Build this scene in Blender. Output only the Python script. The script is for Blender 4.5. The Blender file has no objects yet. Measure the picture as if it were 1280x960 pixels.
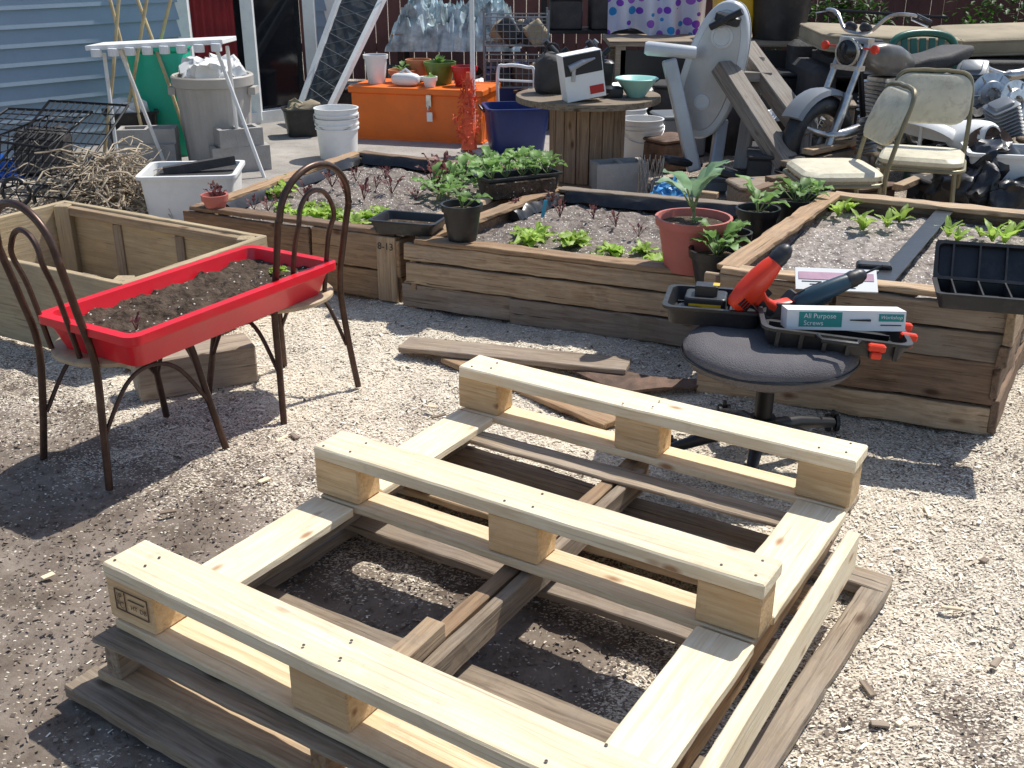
import bpy, math, random
import numpy as np
from math import radians, sin, cos, pi
from mathutils import Vector, Matrix, Euler, noise
random.seed(7); np.random.seed(7)
rnd=random.uniform
# ------------------------------------------------------------ site survey
H=1.55; TH=radians(22.8); FP=1344.0
CT,ST=cos(TH),sin(TH)
def ray(px,py):
    u=(px-640)/FP; v=(py-480)/FP
    return Vector((u,CT-v*ST,-ST-v*CT))
def G(px,py,z=0.0):          # survey reading -> point on the horizontal plane at height z
    r=ray(px,py); t=(H-z)/(-r.z); p=r*t; return Vector((p.x,p.y,z))
def D(px,py,y):              # survey reading -> point at distance y
    r=ray(px,py); t=y/r.y; p=r*t; return Vector((p.x,y,H+p.z))
# ------------------------------------------------------------ materials
def nt(name):
    m=bpy.data.materials.new(name); m.use_nodes=True
    n=m.node_tree; b=n.nodes['Principled BSDF']; return m,n,b
def M(name,col,rough=.55,metal=0,var=.25,scale=6,bump=.05,bscale=60,dirt=0,dirtcol=(.12,.09,.06),coat=0,spec=.5):
    m,n,b=nt(name); L=n.links
    tc=n.nodes.new('ShaderNodeTexCoord')
    nz=n.nodes.new('ShaderNodeTexNoise'); nz.inputs['Scale'].default_value=scale; nz.inputs['Detail'].default_value=6
    L.new(tc.outputs['Object'],nz.inputs['Vector'])
    r=n.nodes.new('ShaderNodeValToRGB'); L.new(nz.outputs['Fac'],r.inputs['Fac'])
    r.color_ramp.elements[0].position=.3; r.color_ramp.elements[1].position=.7
    c=Vector(col)
    r.color_ramp.elements[0].color=(*(c*(1-var)),1); r.color_ramp.elements[1].color=(*[min(1,x*(1+var*.7)) for x in c],1)
    out=r.outputs['Color']
    if dirt>0:
        n2=n.nodes.new('ShaderNodeTexNoise'); n2.inputs['Scale'].default_value=scale*1.7+2; n2.inputs['Detail'].default_value=9; n2.inputs['Roughness'].default_value=.7
        L.new(tc.outputs['Object'],n2.inputs['Vector'])
        r2=n.nodes.new('ShaderNodeValToRGB'); L.new(n2.outputs['Fac'],r2.inputs['Fac'])
        r2.color_ramp.elements[0].position=.5; r2.color_ramp.elements[0].color=(0,0,0,1)
        r2.color_ramp.elements[1].position=.75; r2.color_ramp.elements[1].color=(dirt,dirt,dirt,1)
        mx=n.nodes.new('ShaderNodeMixRGB'); L.new(r2.outputs['Color'],mx.inputs['Fac']); L.new(out,mx.inputs['Color1']); mx.inputs['Color2'].default_value=(*dirtcol,1)
        out=mx.outputs['Color']
    L.new(out,b.inputs['Base Color'])
    b.inputs['Roughness'].default_value=rough; b.inputs['Metallic'].default_value=metal
    b.inputs['Coat Weight'].default_value=coat; b.inputs['Specular IOR Level'].default_value=spec
    if bump>0:
        nb=n.nodes.new('ShaderNodeTexNoise'); nb.inputs['Scale'].default_value=bscale; nb.inputs['Detail'].default_value=4
        L.new(tc.outputs['Object'],nb.inputs['Vector'])
        bp=n.nodes.new('ShaderNodeBump'); bp.inputs['Strength'].default_value=min(1,bump*4); bp.inputs['Distance'].default_value=.004
        L.new(nb.outputs['Fac'],bp.inputs['Height']); L.new(bp.outputs['Normal'],b.inputs['Normal'])
    return m
def WOOD(name,light,dark,rough=.7,grain=1.0,weather=0,grey=(.3,.28,.25),knots=True,lo=.82,hi=1.1,ksc=1.2):
    m,n,b=nt(name); L=n.links; N=n.nodes.new
    tc=N('ShaderNodeTexCoord'); oi=N('ShaderNodeObjectInfo')
    add=N('ShaderNodeVectorMath'); add.operation='MULTIPLY_ADD'
    comb=N('ShaderNodeCombineXYZ')
    for k in range(3): L.new(oi.outputs['Random'],comb.inputs[k])
    add.inputs[1].default_value=(1,1,1)
    sc=N('ShaderNodeVectorMath'); sc.operation='SCALE'; sc.inputs['Scale'].default_value=37
    L.new(comb.outputs[0],sc.inputs[0]); L.new(tc.outputs['Object'],add.inputs[0]); L.new(sc.outputs[0],add.inputs[2])
    mp=N('ShaderNodeMapping'); mp.inputs['Scale'].default_value=(1.6,26,26); L.new(add.outputs[0],mp.inputs['Vector'])
    nz=N('ShaderNodeTexNoise'); nz.inputs['Scale'].default_value=2.6*grain; nz.inputs['Detail'].default_value=8; nz.inputs['Roughness'].default_value=.66; nz.inputs['Distortion'].default_value=.7
    L.new(mp.outputs[0],nz.inputs['Vector'])
    r=N('ShaderNodeValToRGB'); e=r.color_ramp.elements; e[0].position=.30; e[1].position=.62
    e[0].color=(*dark,1); e[1].color=(*light,1); L.new(nz.outputs['Fac'],r.inputs['Fac'])
    out=r.outputs['Color']
    n3=N('ShaderNodeTexNoise'); n3.inputs['Scale'].default_value=4.5; n3.inputs['Detail'].default_value=8; n3.inputs['Roughness'].default_value=.65; L.new(add.outputs[0],n3.inputs['Vector'])
    r3=N('ShaderNodeValToRGB'); r3.color_ramp.elements[0].position=.45; r3.color_ramp.elements[1].position=.68
    r3.color_ramp.elements[0].color=(0,0,0,1); w=weather if weather>0 else .35; r3.color_ramp.elements[1].color=(w,w,w,1)
    L.new(n3.outputs['Fac'],r3.inputs['Fac'])
    mx=N('ShaderNodeMixRGB'); L.new(r3.outputs['Color'],mx.inputs['Fac']); L.new(out,mx.inputs['Color1']); mx.inputs['Color2'].default_value=(*(grey if weather>0 else (light[0]*.8,light[1]*.68,light[2]*.55)),1)
    out=mx.outputs['Color']
    mc=N('ShaderNodeMapping'); mc.inputs['Scale'].default_value=(1.1,60,60); L.new(add.outputs[0],mc.inputs['Vector'])
    nc=N('ShaderNodeTexNoise'); nc.inputs['Scale'].default_value=1.7; nc.inputs['Detail'].default_value=3; L.new(mc.outputs[0],nc.inputs['Vector'])
    rc=N('ShaderNodeValToRGB'); q=.85 if weather>0 else .4; rc.color_ramp.elements[0].position=.28; rc.color_ramp.elements[0].color=(q,q,q,1); rc.color_ramp.elements[1].position=.36; rc.color_ramp.elements[1].color=(0,0,0,1); L.new(nc.outputs['Fac'],rc.inputs['Fac'])
    mk=N('ShaderNodeMixRGB'); L.new(rc.outputs['Color'],mk.inputs['Fac']); L.new(out,mk.inputs['Color1']); mk.inputs['Color2'].default_value=(*[x*.3 for x in dark],1); out=mk.outputs['Color']
    if knots:
        m2=N('ShaderNodeMapping'); m2.inputs['Scale'].default_value=(3.4,8,8); L.new(add.outputs[0],m2.inputs['Vector'])
        vo=N('ShaderNodeTexVoronoi'); vo.inputs['Scale'].default_value=ksc; L.new(m2.outputs[0],vo.inputs['Vector'])
        rk=N('ShaderNodeValToRGB'); rk.color_ramp.elements[0].position=.06; rk.color_ramp.elements[0].color=(.9,.9,.9,1); rk.color_ramp.elements[1].position=.16; rk.color_ramp.elements[1].color=(0,0,0,1)
        L.new(vo.outputs['Distance'],rk.inputs['Fac'])
        mk=N('ShaderNodeMixRGB'); L.new(rk.outputs['Color'],mk.inputs['Fac']); L.new(out,mk.inputs['Color1']); mk.inputs['Color2'].default_value=(dark[0]*.5,dark[1]*.33,dark[2]*.25,1)
        out=mk.outputs['Color']
    nd=N('ShaderNodeTexNoise'); nd.inputs['Scale'].default_value=11; nd.inputs['Detail'].default_value=10; nd.inputs['Roughness'].default_value=.75; L.new(add.outputs[0],nd.inputs['Vector'])
    rd=N('ShaderNodeValToRGB'); rd.color_ramp.elements[0].position=.56; rd.color_ramp.elements[0].color=(0,0,0,1); rd.color_ramp.elements[1].position=.74; qd=.5 if weather>0 else .28; rd.color_ramp.elements[1].color=(qd,qd,qd,1); L.new(nd.outputs['Fac'],rd.inputs['Fac'])
    md=N('ShaderNodeMixRGB'); L.new(rd.outputs[0],md.inputs['Fac']); L.new(out,md.inputs['Color1']); md.inputs['Color2'].default_value=(.17,.12,.085,1); out=md.outputs['Color']
    mr=N('ShaderNodeMapRange'); mr.inputs['To Min'].default_value=lo; mr.inputs['To Max'].default_value=hi; L.new(oi.outputs['Random'],mr.inputs['Value'])
    hs=N('ShaderNodeHueSaturation'); L.new(mr.outputs[0],hs.inputs['Value']); L.new(out,hs.inputs['Color'])
    L.new(hs.outputs[0],b.inputs['Base Color']); b.inputs['Roughness'].default_value=rough; b.inputs['Specular IOR Level'].default_value=.3
    bp=N('ShaderNodeBump'); bp.inputs['Strength'].default_value=.75; bp.inputs['Distance'].default_value=.0035
    L.new(nz.outputs['Fac'],bp.inputs['Height']); L.new(bp.outputs['Normal'],b.inputs['Normal'])
    return m
def LEAF(name,col,var=.35):
    m,n,b=nt(name); L=n.links; N=n.nodes.new
    tc=N('ShaderNodeTexCoord'); nz=N('ShaderNodeTexNoise'); nz.inputs['Scale'].default_value=18; L.new(tc.outputs['Object'],nz.inputs['Vector'])
    r=N('ShaderNodeValToRGB'); c=Vector(col); r.color_ramp.elements[0].position=.3; r.color_ramp.elements[1].position=.7
    r.color_ramp.elements[0].color=(*(c*(1-var)),1); r.color_ramp.elements[1].color=(*(c*(1+var)),1); L.new(nz.outputs['Fac'],r.inputs['Fac'])
    oi=N('ShaderNodeObjectInfo'); mr=N('ShaderNodeMapRange'); mr.inputs['To Min'].default_value=.75; mr.inputs['To Max'].default_value=1.25; L.new(oi.outputs['Random'],mr.inputs['Value'])
    hs=N('ShaderNodeHueSaturation'); L.new(mr.outputs[0],hs.inputs['Value']); L.new(r.outputs[0],hs.inputs['Color'])
    L.new(hs.outputs[0],b.inputs['Base Color']); b.inputs['Roughness'].default_value=.5
    tr=N('ShaderNodeBsdfTranslucent'); L.new(hs.outputs[0],tr.inputs['Color'])
    ms=N('ShaderNodeMixShader'); ms.inputs[0].default_value=.42
    o=n.nodes['Material Output']; L.new(b.outputs[0],ms.inputs[1]); L.new(tr.outputs[0],ms.inputs[2]); L.new(ms.outputs[0],o.inputs['Surface'])
    return m
def SOIL(name,dark,light,speck,amt,vs=110):
    m,n,b=nt(name); L=n.links; N=n.nodes.new
    tc=N('ShaderNodeTexCoord'); nz=N('ShaderNodeTexNoise'); nz.inputs['Scale'].default_value=22; nz.inputs['Detail'].default_value=12; nz.inputs['Roughness'].default_value=.78
    L.new(tc.outputs['Object'],nz.inputs['Vector'])
    r=N('ShaderNodeValToRGB'); r.color_ramp.elements[0].position=.38; r.color_ramp.elements[1].position=.64
    r.color_ramp.elements[0].color=(*dark,1); r.color_ramp.elements[1].color=(*light,1); L.new(nz.outputs['Fac'],r.inputs['Fac'])
    vo=N('ShaderNodeTexVoronoi'); vo.inputs['Scale'].default_value=vs; L.new(tc.outputs['Object'],vo.inputs['Vector'])
    lt=N('ShaderNodeMath'); lt.operation='LESS_THAN'; lt.inputs[1].default_value=amt
    sx=N('ShaderNodeSeparateColor'); L.new(vo.outputs['Color'],sx.inputs[0]); L.new(sx.outputs[0],lt.inputs[0])
    l2=N('ShaderNodeMath'); l2.operation='LESS_THAN'; l2.inputs[1].default_value=.38; L.new(vo.outputs['Distance'],l2.inputs[0])
    mu=N('ShaderNodeMath'); mu.operation='MULTIPLY'; L.new(lt.outputs[0],mu.inputs[0]); L.new(l2.outputs[0],mu.inputs[1])
    mx=N('ShaderNodeMixRGB'); L.new(mu.outputs[0],mx.inputs['Fac']); L.new(r.outputs[0],mx.inputs['Color1']); mx.inputs['Color2'].default_value=(*speck,1)
    L.new(mx.outputs[0],b.inputs['Base Color']); b.inputs['Roughness'].default_value=.95; b.inputs['Specular IOR Level'].default_value=.15
    n2=N('ShaderNodeTexNoise'); n2.inputs['Scale'].default_value=60; n2.inputs['Detail'].default_value=6; L.new(tc.outputs['Object'],n2.inputs['Vector'])
    bp=N('ShaderNodeBump'); bp.inputs['Strength'].default_value=1; bp.inputs['Distance'].default_value=.014
    L.new(n2.outputs['Fac'],bp.inputs['Height']); L.new(bp.outputs['Normal'],b.inputs['Normal'])
    return m

pine=WOOD('pine_new',(.93,.82,.61),(.76,.59,.37),ksc=1.5)
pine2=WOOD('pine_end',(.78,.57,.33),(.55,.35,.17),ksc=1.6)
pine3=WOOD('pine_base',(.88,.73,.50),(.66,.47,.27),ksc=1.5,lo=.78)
grey_wood=WOOD('wood_weathered',(.40,.31,.22),(.155,.11,.072),weather=.5,grey=(.32,.28,.23),lo=.68,hi=1.1)
bedA=WOOD('wood_bed_tan',(.56,.41,.26),(.28,.17,.09),weather=.5,grey=(.36,.29,.21),lo=.7,hi=1.12)
bedB=WOOD('wood_bed_brown',(.46,.30,.17),(.21,.12,.065),weather=.5,grey=(.29,.22,.16),lo=.72,hi=1.12)
bedC=WOOD('wood_bed_grey',(.38,.30,.22),(.18,.125,.09),weather=.6,grey=(.35,.30,.25),lo=.72,hi=1.1)
bed_dark=WOOD('wood_bed_dark',(.27,.17,.105),(.10,.06,.038),weather=.5,grey=(.2,.155,.12))
BW=[bedA,bedB,bedC,bedA,bed_dark,bedB]
ply=WOOD('plywood_brown',(.49,.385,.235),(.33,.24,.14),weather=.6,grey=(.32,.26,.19),knots=False,lo=.8)
soil_m=SOIL('potting_soil',(.035,.024,.017),(.13,.095,.07),(.5,.47,.42),.05)
soil_b=SOIL('bed_soil',(.10,.08,.068),(.33,.28,.245),(.75,.72,.66),.15)
soil_l=SOIL('bed_soil_dry',(.15,.125,.11),(.48,.42,.375),(.85,.81,.75),.2)
brown_metal=M('bronze_tube',(.08,.044,.032),.38,.5,.3,14,.03,dirt=.5,dirtcol=(.18,.11,.07))
red_pl=M('red_plastic',(.76,.013,.028),.32,0,.12,5,.02,dirt=.18,dirtcol=(.4,.1,.08),coat=.15)
black_pl=M('black_plastic',(.018,.018,.02),.42,0,.3,8,.03,dirt=.3,dirtcol=(.12,.11,.10))
liner_m=M('black_liner_film',(.016,.016,.018),.3,0,.3,8,.05,dirt=.3,dirtcol=(.1,.09,.08))
black_m=M('black_metal',(.018,.018,.02),.4,.5,.3,10,.02)
seat_fab=M('grey_fabric',(.15,.14,.145),.95,0,.12,9,.25,260,dirt=.12,dirtcol=(.27,.24,.21),spec=.1)
tan_seat=M('tan_seat',(.45,.33,.2),.6,0,.35,12,.08,dirt=.5,dirtcol=(.15,.11,.08))
white_pl=M('white_plastic',(.8,.8,.78),.4,0,.06,6,.02,dirt=.2,dirtcol=(.45,.4,.34))
white_pt=M('white_paint',(.8,.8,.78),.5,0,.06,6,.03,dirt=.3,dirtcol=(.42,.39,.35))
orange_pt=M('orange_paint',(.88,.17,.012),.45,0,.12,3,.03,dirt=.3,dirtcol=(.45,.12,.04))
orange_pl=M('orange_red_plastic',(.80,.045,.012),.35,0,.1,8,.02)
blue_pl=M('navy_plastic',(.02,.04,.17),.35,0,.2,6,.02,dirt=.1)
teal_dark=M('teal_tool_plastic',(.02,.055,.08),.4,0,.2,9,.02)
green_bin=M('green_plastic',(.015,.48,.30),.4,0,.12,5,.02,dirt=.1)
can_green=M('dark_green_plastic',(.03,.13,.085),.35,0,.2,6,.03,dirt=.15)
grey_can=M('taupe_plastic',(.44,.41,.37),.55,0,.10,4,.05,dirt=.2,dirtcol=(.27,.23,.19))
concrete=M('concrete',(.42,.40,.37),.9,0,.22,5,.25,90,dirt=.3,dirtcol=(.27,.24,.21),spec=.2)
patio_m=M('patio_concrete',(.36,.33,.30),.9,0,.25,2.5,.25,70,dirt=.6,dirtcol=(.18,.15,.13),spec=.2)
terra=M('pink_plastic_pot',(.5,.14,.11),.55,0,.12,8,.03,dirt=.25,dirtcol=(.33,.19,.15))
terra2=M('terracotta',(.52,.2,.09),.75,0,.18,8,.06)
pot_green=M('green_glaze',(.12,.2,.035),.4,0,.2,8,.02)
pot_red=M('red_glaze',(.5,.02,.02),.35,0,.2,8,.02)
chrome=M('worn_chrome',(.58,.57,.55),.28,.9,.3,14,.03,dirt=.6,dirtcol=(.18,.12,.08))
alu=M('aluminium_grey',(.46,.47,.48),.38,.4,.12,5,.02,dirt=.15)
machine_grey=M('machine_grey',(.60,.62,.63),.35,.05,.06,4,.01,dirt=.12)
machine_dk=M('machine_dark_grey',(.20,.215,.23),.4,.1,.1,4,.01)
siding_m=M('blue_siding',(.26,.34,.42),.6,0,.08,2.5,.05,40,dirt=.2,dirtcol=(.2,.24,.27))
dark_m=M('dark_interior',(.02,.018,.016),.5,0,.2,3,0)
glass_m=M('dark_glass',(.012,.014,.018),.08,0,.2,2,0)
cream=M('cream_vinyl',(.66,.60,.44),.5,0,.15,9,.08,dirt=.6,dirtcol=(.27,.2,.13))
olive_m=M('olive_metal',(.24,.21,.13),.45,.5,.2,8,.03,dirt=.3)
mint=M('mint_plastic',(.42,.76,.68),.35,0,.06,6,.01)
tarp_m=M('tarp_clear',(.45,.55,.57),.22,0,.7,9,.2,14,dirt=.8,dirtcol=(.33,.27,.19))
tan_cush=M('tan_cushion',(.34,.28,.19),.9,0,.2,4,.15,60,dirt=.35,dirtcol=(.15,.12,.09))
dark_fab=M('dark_fabric',(.045,.042,.042),.75,0,.4,7,.2,70,dirt=.3,dirtcol=(.13,.11,.09))
yellow_pl=M('yellow_plastic',(.8,.46,.02),.4,0,.12,5,.02)
fence_m=WOOD('fence_redwood',(.13,.055,.04),(.055,.025,.02),weather=.4,grey=(.09,.06,.055),knots=False)
twig=M('grey_brown_twigs',(.44,.36,.26),.85,0,.55,25,0)
rust=M('rusty_plate',(.14,.085,.06),.75,.2,.5,14,.2,60,dirt=.6,dirtcol=(.24,.14,.09))
bamboo=M('bamboo_pole',(.55,.42,.22),.5,0,.25,12,.03)
red_mesh=M('red_mesh',(.8,.13,.05),.6,0,.3,25,.1)
paper=M('card_white',(.82,.82,.8),.6,0,.04,4,.01)
tealcard=M('card_teal',(.02,.27,.24),.5,0,.06,4,.01)
ink=M('black_ink',(.03,.03,.03),.7,0,.1,4,0)
stamp_ink=M('faded_stamp_ink',(.17,.11,.07),.8,0,.4,60,0)
rope_m=M('rope',(.5,.45,.3),.9,0,.2,8,.1)
lett=LEAF('lettuce_leaf',(.40,.56,.11)); kale=LEAF('kale_leaf',(.21,.36,.10)); blueg=LEAF('brassica_leaf',(.22,.35,.20)); purp=LEAF('purple_leaf',(.19,.07,.07)); stem_m=LEAF('stem_green',(.3,.36,.16)); dgreen=LEAF('bush_leaf',(.05,.13,.02))
# ------------------------------------------------------------ mesh builder
def catm(pts,n=6,closed=False):
    P=[Vector(p) for p in pts]; out=[]; N_=len(P)
    rg=range(N_ if closed else N_-1)
    for i in rg:
        if closed: a,b,c,d=P[i-1],P[i],P[(i+1)%N_],P[(i+2)%N_]
        else: a,b,c,d=P[max(i-1,0)],P[i],P[i+1],P[min(i+2,N_-1)]
        for k in range(n):
            t=k/n; out.append(.5*((2*b)+(c-a)*t+(2*a-5*b+4*c-d)*t*t+(3*b-a-3*c+d)*t**3))
    if not closed: out.append(P[-1])
    return out
class MB:
    def __init__(s): s.v=[]; s.f=[]; s.m=[]
    def add(s,vs,fs,mi=0):
        o=len(s.v); s.v+=[tuple(x) for x in vs]; s.f+=[tuple(i+o for i in f) for f in fs]; s.m+=[mi]*len(fs); return s
    def crumple(s,amp,scale,start=0):
        for i in range(start,len(s.v)):
            p=Vector(s.v[i]); q=noise.noise_vector(p*scale)*amp+noise.noise_vector(p*scale*2.7)*amp*.5
            s.v[i]=tuple(p+q)
        return s
    def box(s,c,sz,R=None,mi=0,taper=1):
        c=Vector(c); hx,hy,hz=[q/2 for q in sz]; vs=[]
        for z in(-1,1):
            k=taper if z>0 else 1
            for x,y in((-1,-1),(1,-1),(1,1),(-1,1)): vs.append(Vector((x*hx*k,y*hy*k,z*hz)))
        if R is not None: vs=[R@q for q in vs]
        return s.add([c+q for q in vs],[(3,2,1,0),(4,5,6,7),(0,1,5,4),(1,2,6,5),(2,3,7,6),(3,0,4,7)],mi)
    def bar(s,a,b,w,h,mi=0,up=(0,0,1)):
        a,b=Vector(a),Vector(b); x=(b-a); L=x.length; x.normalize(); u=Vector(up)
        y=u.cross(x)
        if y.length<1e-4: y=Vector((0,1,0)).cross(x)
        y.normalize(); z=x.cross(y); R=Matrix((x,y,z)).transposed()
        return s.box((a+b)/2,(L,w,h),R,mi)
    def rings(s,rs,mi=0,capa=False,capb=False,closed=False):
        n=len(rs[0]); vs=[p for r in rs for p in r]; fs=[]
        K=len(rs) if closed else len(rs)-1
        for i in range(K):
            j=(i+1)%len(rs)
            for k in range(n):
                l=(k+1)%n; fs.append((i*n+k,i*n+l,j*n+l,j*n+k))
        if capa: fs.append(tuple(range(n-1,-1,-1)))
        if capb: fs.append(tuple((len(rs)-1)*n+k for k in range(n)))
        return s.add(vs,fs,mi)
    def lathe(s,c,prof,seg=24,mi=0,R=None,capa=True,capb=False,sx=1,sy=1):
        c=Vector(c); rs=[]
        for r,z in prof:
            ring=[]
            for k in range(seg):
                a=2*pi*k/seg; p=Vector((r*cos(a)*sx,r*sin(a)*sy,z)); ring.append(c+(R@p if R is not None else p))
            rs.append(ring)
        return s.rings(rs,mi,capa,capb)
    def tube(s,pts,r,seg=8,mi=0,closed=False,cap=True):
        P=[Vector(p) for p in pts]; n=len(P); rs=[]; prev=None
        for i in range(n):
            if closed: t=P[(i+1)%n]-P[i-1]
            else: t=P[min(i+1,n-1)]-P[max(i-1,0)]
            if t.length<1e-7: t=Vector((0,0,1))
            t.normalize()
            if prev is None:
                q=Vector((0,0,1)) if abs(t.z)<.9 else Vector((1,0,0)); a=t.cross(q).normalized()
            else:
                a=prev-t*prev.dot(t); a.normalize()
            prev=a; b=t.cross(a); rr=r[i] if isinstance(r,(list,tuple)) else r
            rs.append([P[i]+(a*cos(2*pi*k/seg)+b*sin(2*pi*k/seg))*rr for k in range(seg)])
        return s.rings(rs,mi,cap and not closed,cap and not closed,closed)
    def ell(s,c,rad,R=None,mi=0,seg=16,nr=9,pw=1.0):
        c=Vector(c); rs=[]
        for i in range(nr+1):
            ph=-pi/2+pi*i/nr; ring=[]
            cz=max(.01,cos(ph))**pw
            for k in range(seg):
                a=2*pi*k/seg; ca,sa=cos(a),sin(a)
                ca=math.copysign(abs(ca)**pw,ca); sa=math.copysign(abs(sa)**pw,sa)
                p=Vector((rad[0]*cz*ca,rad[1]*cz*sa,rad[2]*math.copysign(abs(sin(ph))**pw,sin(ph)))); ring.append(c+(R@p if R is not None else p))
            rs.append(ring)
        return s.rings(rs,mi,True,True)
    def rr(s,w,d,z,rad,n=4):
        rad=min(rad,w/2-.0005,d/2-.0005); out=[]
        for cx,cy,a0 in((w/2-rad,d/2-rad,0),(-w/2+rad,d/2-rad,pi/2),(-w/2+rad,-d/2+rad,pi),(w/2-rad,-d/2+rad,1.5*pi)):
            for k in range(n+1):
                a=a0+pi/2*k/n; out.append(Vector((cx+rad*cos(a),cy+rad*sin(a),z)))
        return out
    def tub(s,c,w,d,h,taper=.85,wall=.008,rim=.012,R=None,mi=0,rad=.03,floor=.01):
        c=Vector(c)
        rr=[s.rr(w*taper,d*taper,0,rad),s.rr(w,d,h-rim,rad),s.rr(w+2*rim,d+2*rim,h-rim,rad),s.rr(w+2*rim,d+2*rim,h,rad),s.rr(w-2*wall,d-2*wall,h,rad),s.rr(w*taper-2*wall,d*taper-2*wall,floor,rad)]
        rr=[[c+(R@p if R is not None else p) for p in r] for r in rr]
        return s.rings(rr,mi,True,True)
    def slab(s,c,w,d,h,R=None,mi=0,rad=.02,ch=.004):
        c=Vector(c); rr=[s.rr(w-2*ch,d-2*ch,0,rad),s.rr(w,d,ch,rad),s.rr(w,d,h-ch,rad),s.rr(w-2*ch,d-2*ch,h,rad)]
        rr=[[c+(R@p if R is not None else p) for p in r] for r in rr]
        return s.rings(rr,mi,True,True)
    def leaf(s,p,az,el,L,W,curl=1.2,ruf=.15,mi=0,nl=6,cup=.2,tip=1.0):
        p=Vector(p); rows=[]; e=el; q=p.copy(); side=Vector((-sin(az),cos(az),0)); ph=rnd(0,6)
        for i in range(nl+1):
            t=i/nl; d=Vector((cos(az)*cos(e),sin(az)*cos(e),sin(e))); nrm=Vector((-cos(az)*sin(e),-sin(az)*sin(e),cos(e)))
            w=W*.5*(sin(pi*min(1,(.06+.94*t))**tip)**.7 if t<1 else .12)
            w=max(w,W*.06); row=[]
            for k in(-1,-.5,0,.5,1):
                row.append(q+side*(k*w)+nrm*(cup*w*k*k+ruf*W*sin(ph+t*11+k*4)*abs(k)))
            rows.append(row); q=q+d*(L/nl); e-=curl/nl
        vs=[v for r in rows for v in r]; fs=[]
        for i in range(nl):
            for k in range(4): a=i*5+k; fs.append((a,a+1,a+6,a+5))
        return s.add(vs,fs,mi)
    def mesh(s,name,mats,smooth=False):
        me=bpy.data.meshes.new(name); me.from_pydata(s.v,[],s.f)
        for m in mats: me.materials.append(m)
        me.polygons.foreach_set('material_index',s.m)
        if smooth:
            me.polygons.foreach_set('use_smooth',[True]*len(s.f))
            try: me.set_sharp_from_angle(angle=radians(40))
            except Exception: pass
        me.update(); return me
COL=bpy.context.scene.collection
PM={}
def thing(name,label,cat,loc,group=None,rz=0):
    e=bpy.data.objects.new(name,None); COL.objects.link(e); e.empty_display_size=.1
    e.location=loc; e.rotation_euler=(0,0,rz); e['label']=label; e['category']=cat
    if group: e['group']=group
    PM[e.name]=Matrix.Translation(Vector(loc))@Matrix.Rotation(rz,4,'Z'); return e
def part(mb,name,parent,mats,smooth=False,bevel=0,label=None,local=False,sub=False):
    if not isinstance(mats,(list,tuple)): mats=[mats]
    o=bpy.data.objects.new(name,mb.mesh(name,mats,smooth)); COL.objects.link(o)
    o.parent=parent
    if not local and parent.name in PM: o.matrix_parent_inverse=PM[parent.name].inverted()
    if bevel:
        b=o.modifiers.new('b','BEVEL'); b.width=bevel; b.segments=2; b.limit_method='ANGLE'
    if label: o['label']=label
    return o
def solo(mb,name,label,cat,mats,smooth=False,bevel=0,group=None,origin=None,kind=None):
    if not isinstance(mats,(list,tuple)): mats=[mats]
    a=np.array(mb.v)
    if origin is None: origin=((a[:,0].min()+a[:,0].max())/2,(a[:,1].min()+a[:,1].max())/2,a[:,2].min())
    a=a-np.array(origin); mb.v=[tuple(x) for x in a.tolist()]
    o=bpy.data.objects.new(name,mb.mesh(name,mats,smooth)); COL.objects.link(o); o.location=origin
    if kind: o['kind']=kind
    else: o['label']=label; o['category']=cat
    if group: o['group']=group
    if bevel:
        b=o.modifiers.new('b','BEVEL'); b.width=bevel; b.segments=2; b.limit_method='ANGLE'
    return o
def board(parent,name,a,b,w,h,mat,up=(0,0,1),local=False,bev=.003,label=None,jag=0,cat=None,group=None,warp=0,wav=None):
    """plank whose own x axis runs along the grain"""
    a,b=Vector(a),Vector(b); x=(b-a); L=x.length; x.normalize(); u=Vector(up)
    y=u.cross(x)
    if y.length<1e-4: y=Vector((0,1,0)).cross(x)
    y.normalize(); z=x.cross(y)
    mb=MB(); n=max(2,int(L/.04)); rs=[]; sd=rnd(0,99); k=wav if wav else (.002 if jag else .0007)
    for i in range(n+1):
        t=-L/2+L*i/n; f=lambda c,fr=9: noise.noise(Vector((t*fr,c*5.3,sd)))+.5*noise.noise(Vector((t*fr*3,c*5.3,sd)))
        ex=rnd(-jag,jag) if i in(0,n) else 0; wz=warp*(1-(2*i/n-1)**2)
        rs.append([Vector((t+ex*(.5+rnd(0,1)),-w/2+f(1)*k*2,-h/2+f(2)*k+wz)),Vector((t+ex,w/2+f(3)*k*2,-h/2+f(4)*k+wz)),Vector((t+ex*rnd(.5,1.5),w/2+f(5)*k*2,h/2+f(6)*k+wz)),Vector((t+ex,-w/2+f(7)*k*2,h/2+f(8)*k+wz))])
    mb.rings(rs,0,True,True)
    o=bpy.data.objects.new(name,mb.mesh(name,[mat])); COL.objects.link(o)
    R=Matrix((x,y,z)).transposed().to_4x4(); R.translation=(a+b)/2
    if parent is not None:
        o.parent=parent; o.matrix_basis=R
        if not local: o.matrix_parent_inverse=PM[parent.name].inverted()
    else:
        o.matrix_basis=R; o['label']=label; o['category']=cat or 'board'
        if group: o['group']=group
    if parent is not None and label: o['label']=label
    bm=o.modifiers.new('b','BEVEL'); bm.width=bev; bm.segments=1; bm.limit_method='ANGLE'; bm.angle_limit=radians(50)
    return o
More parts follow.
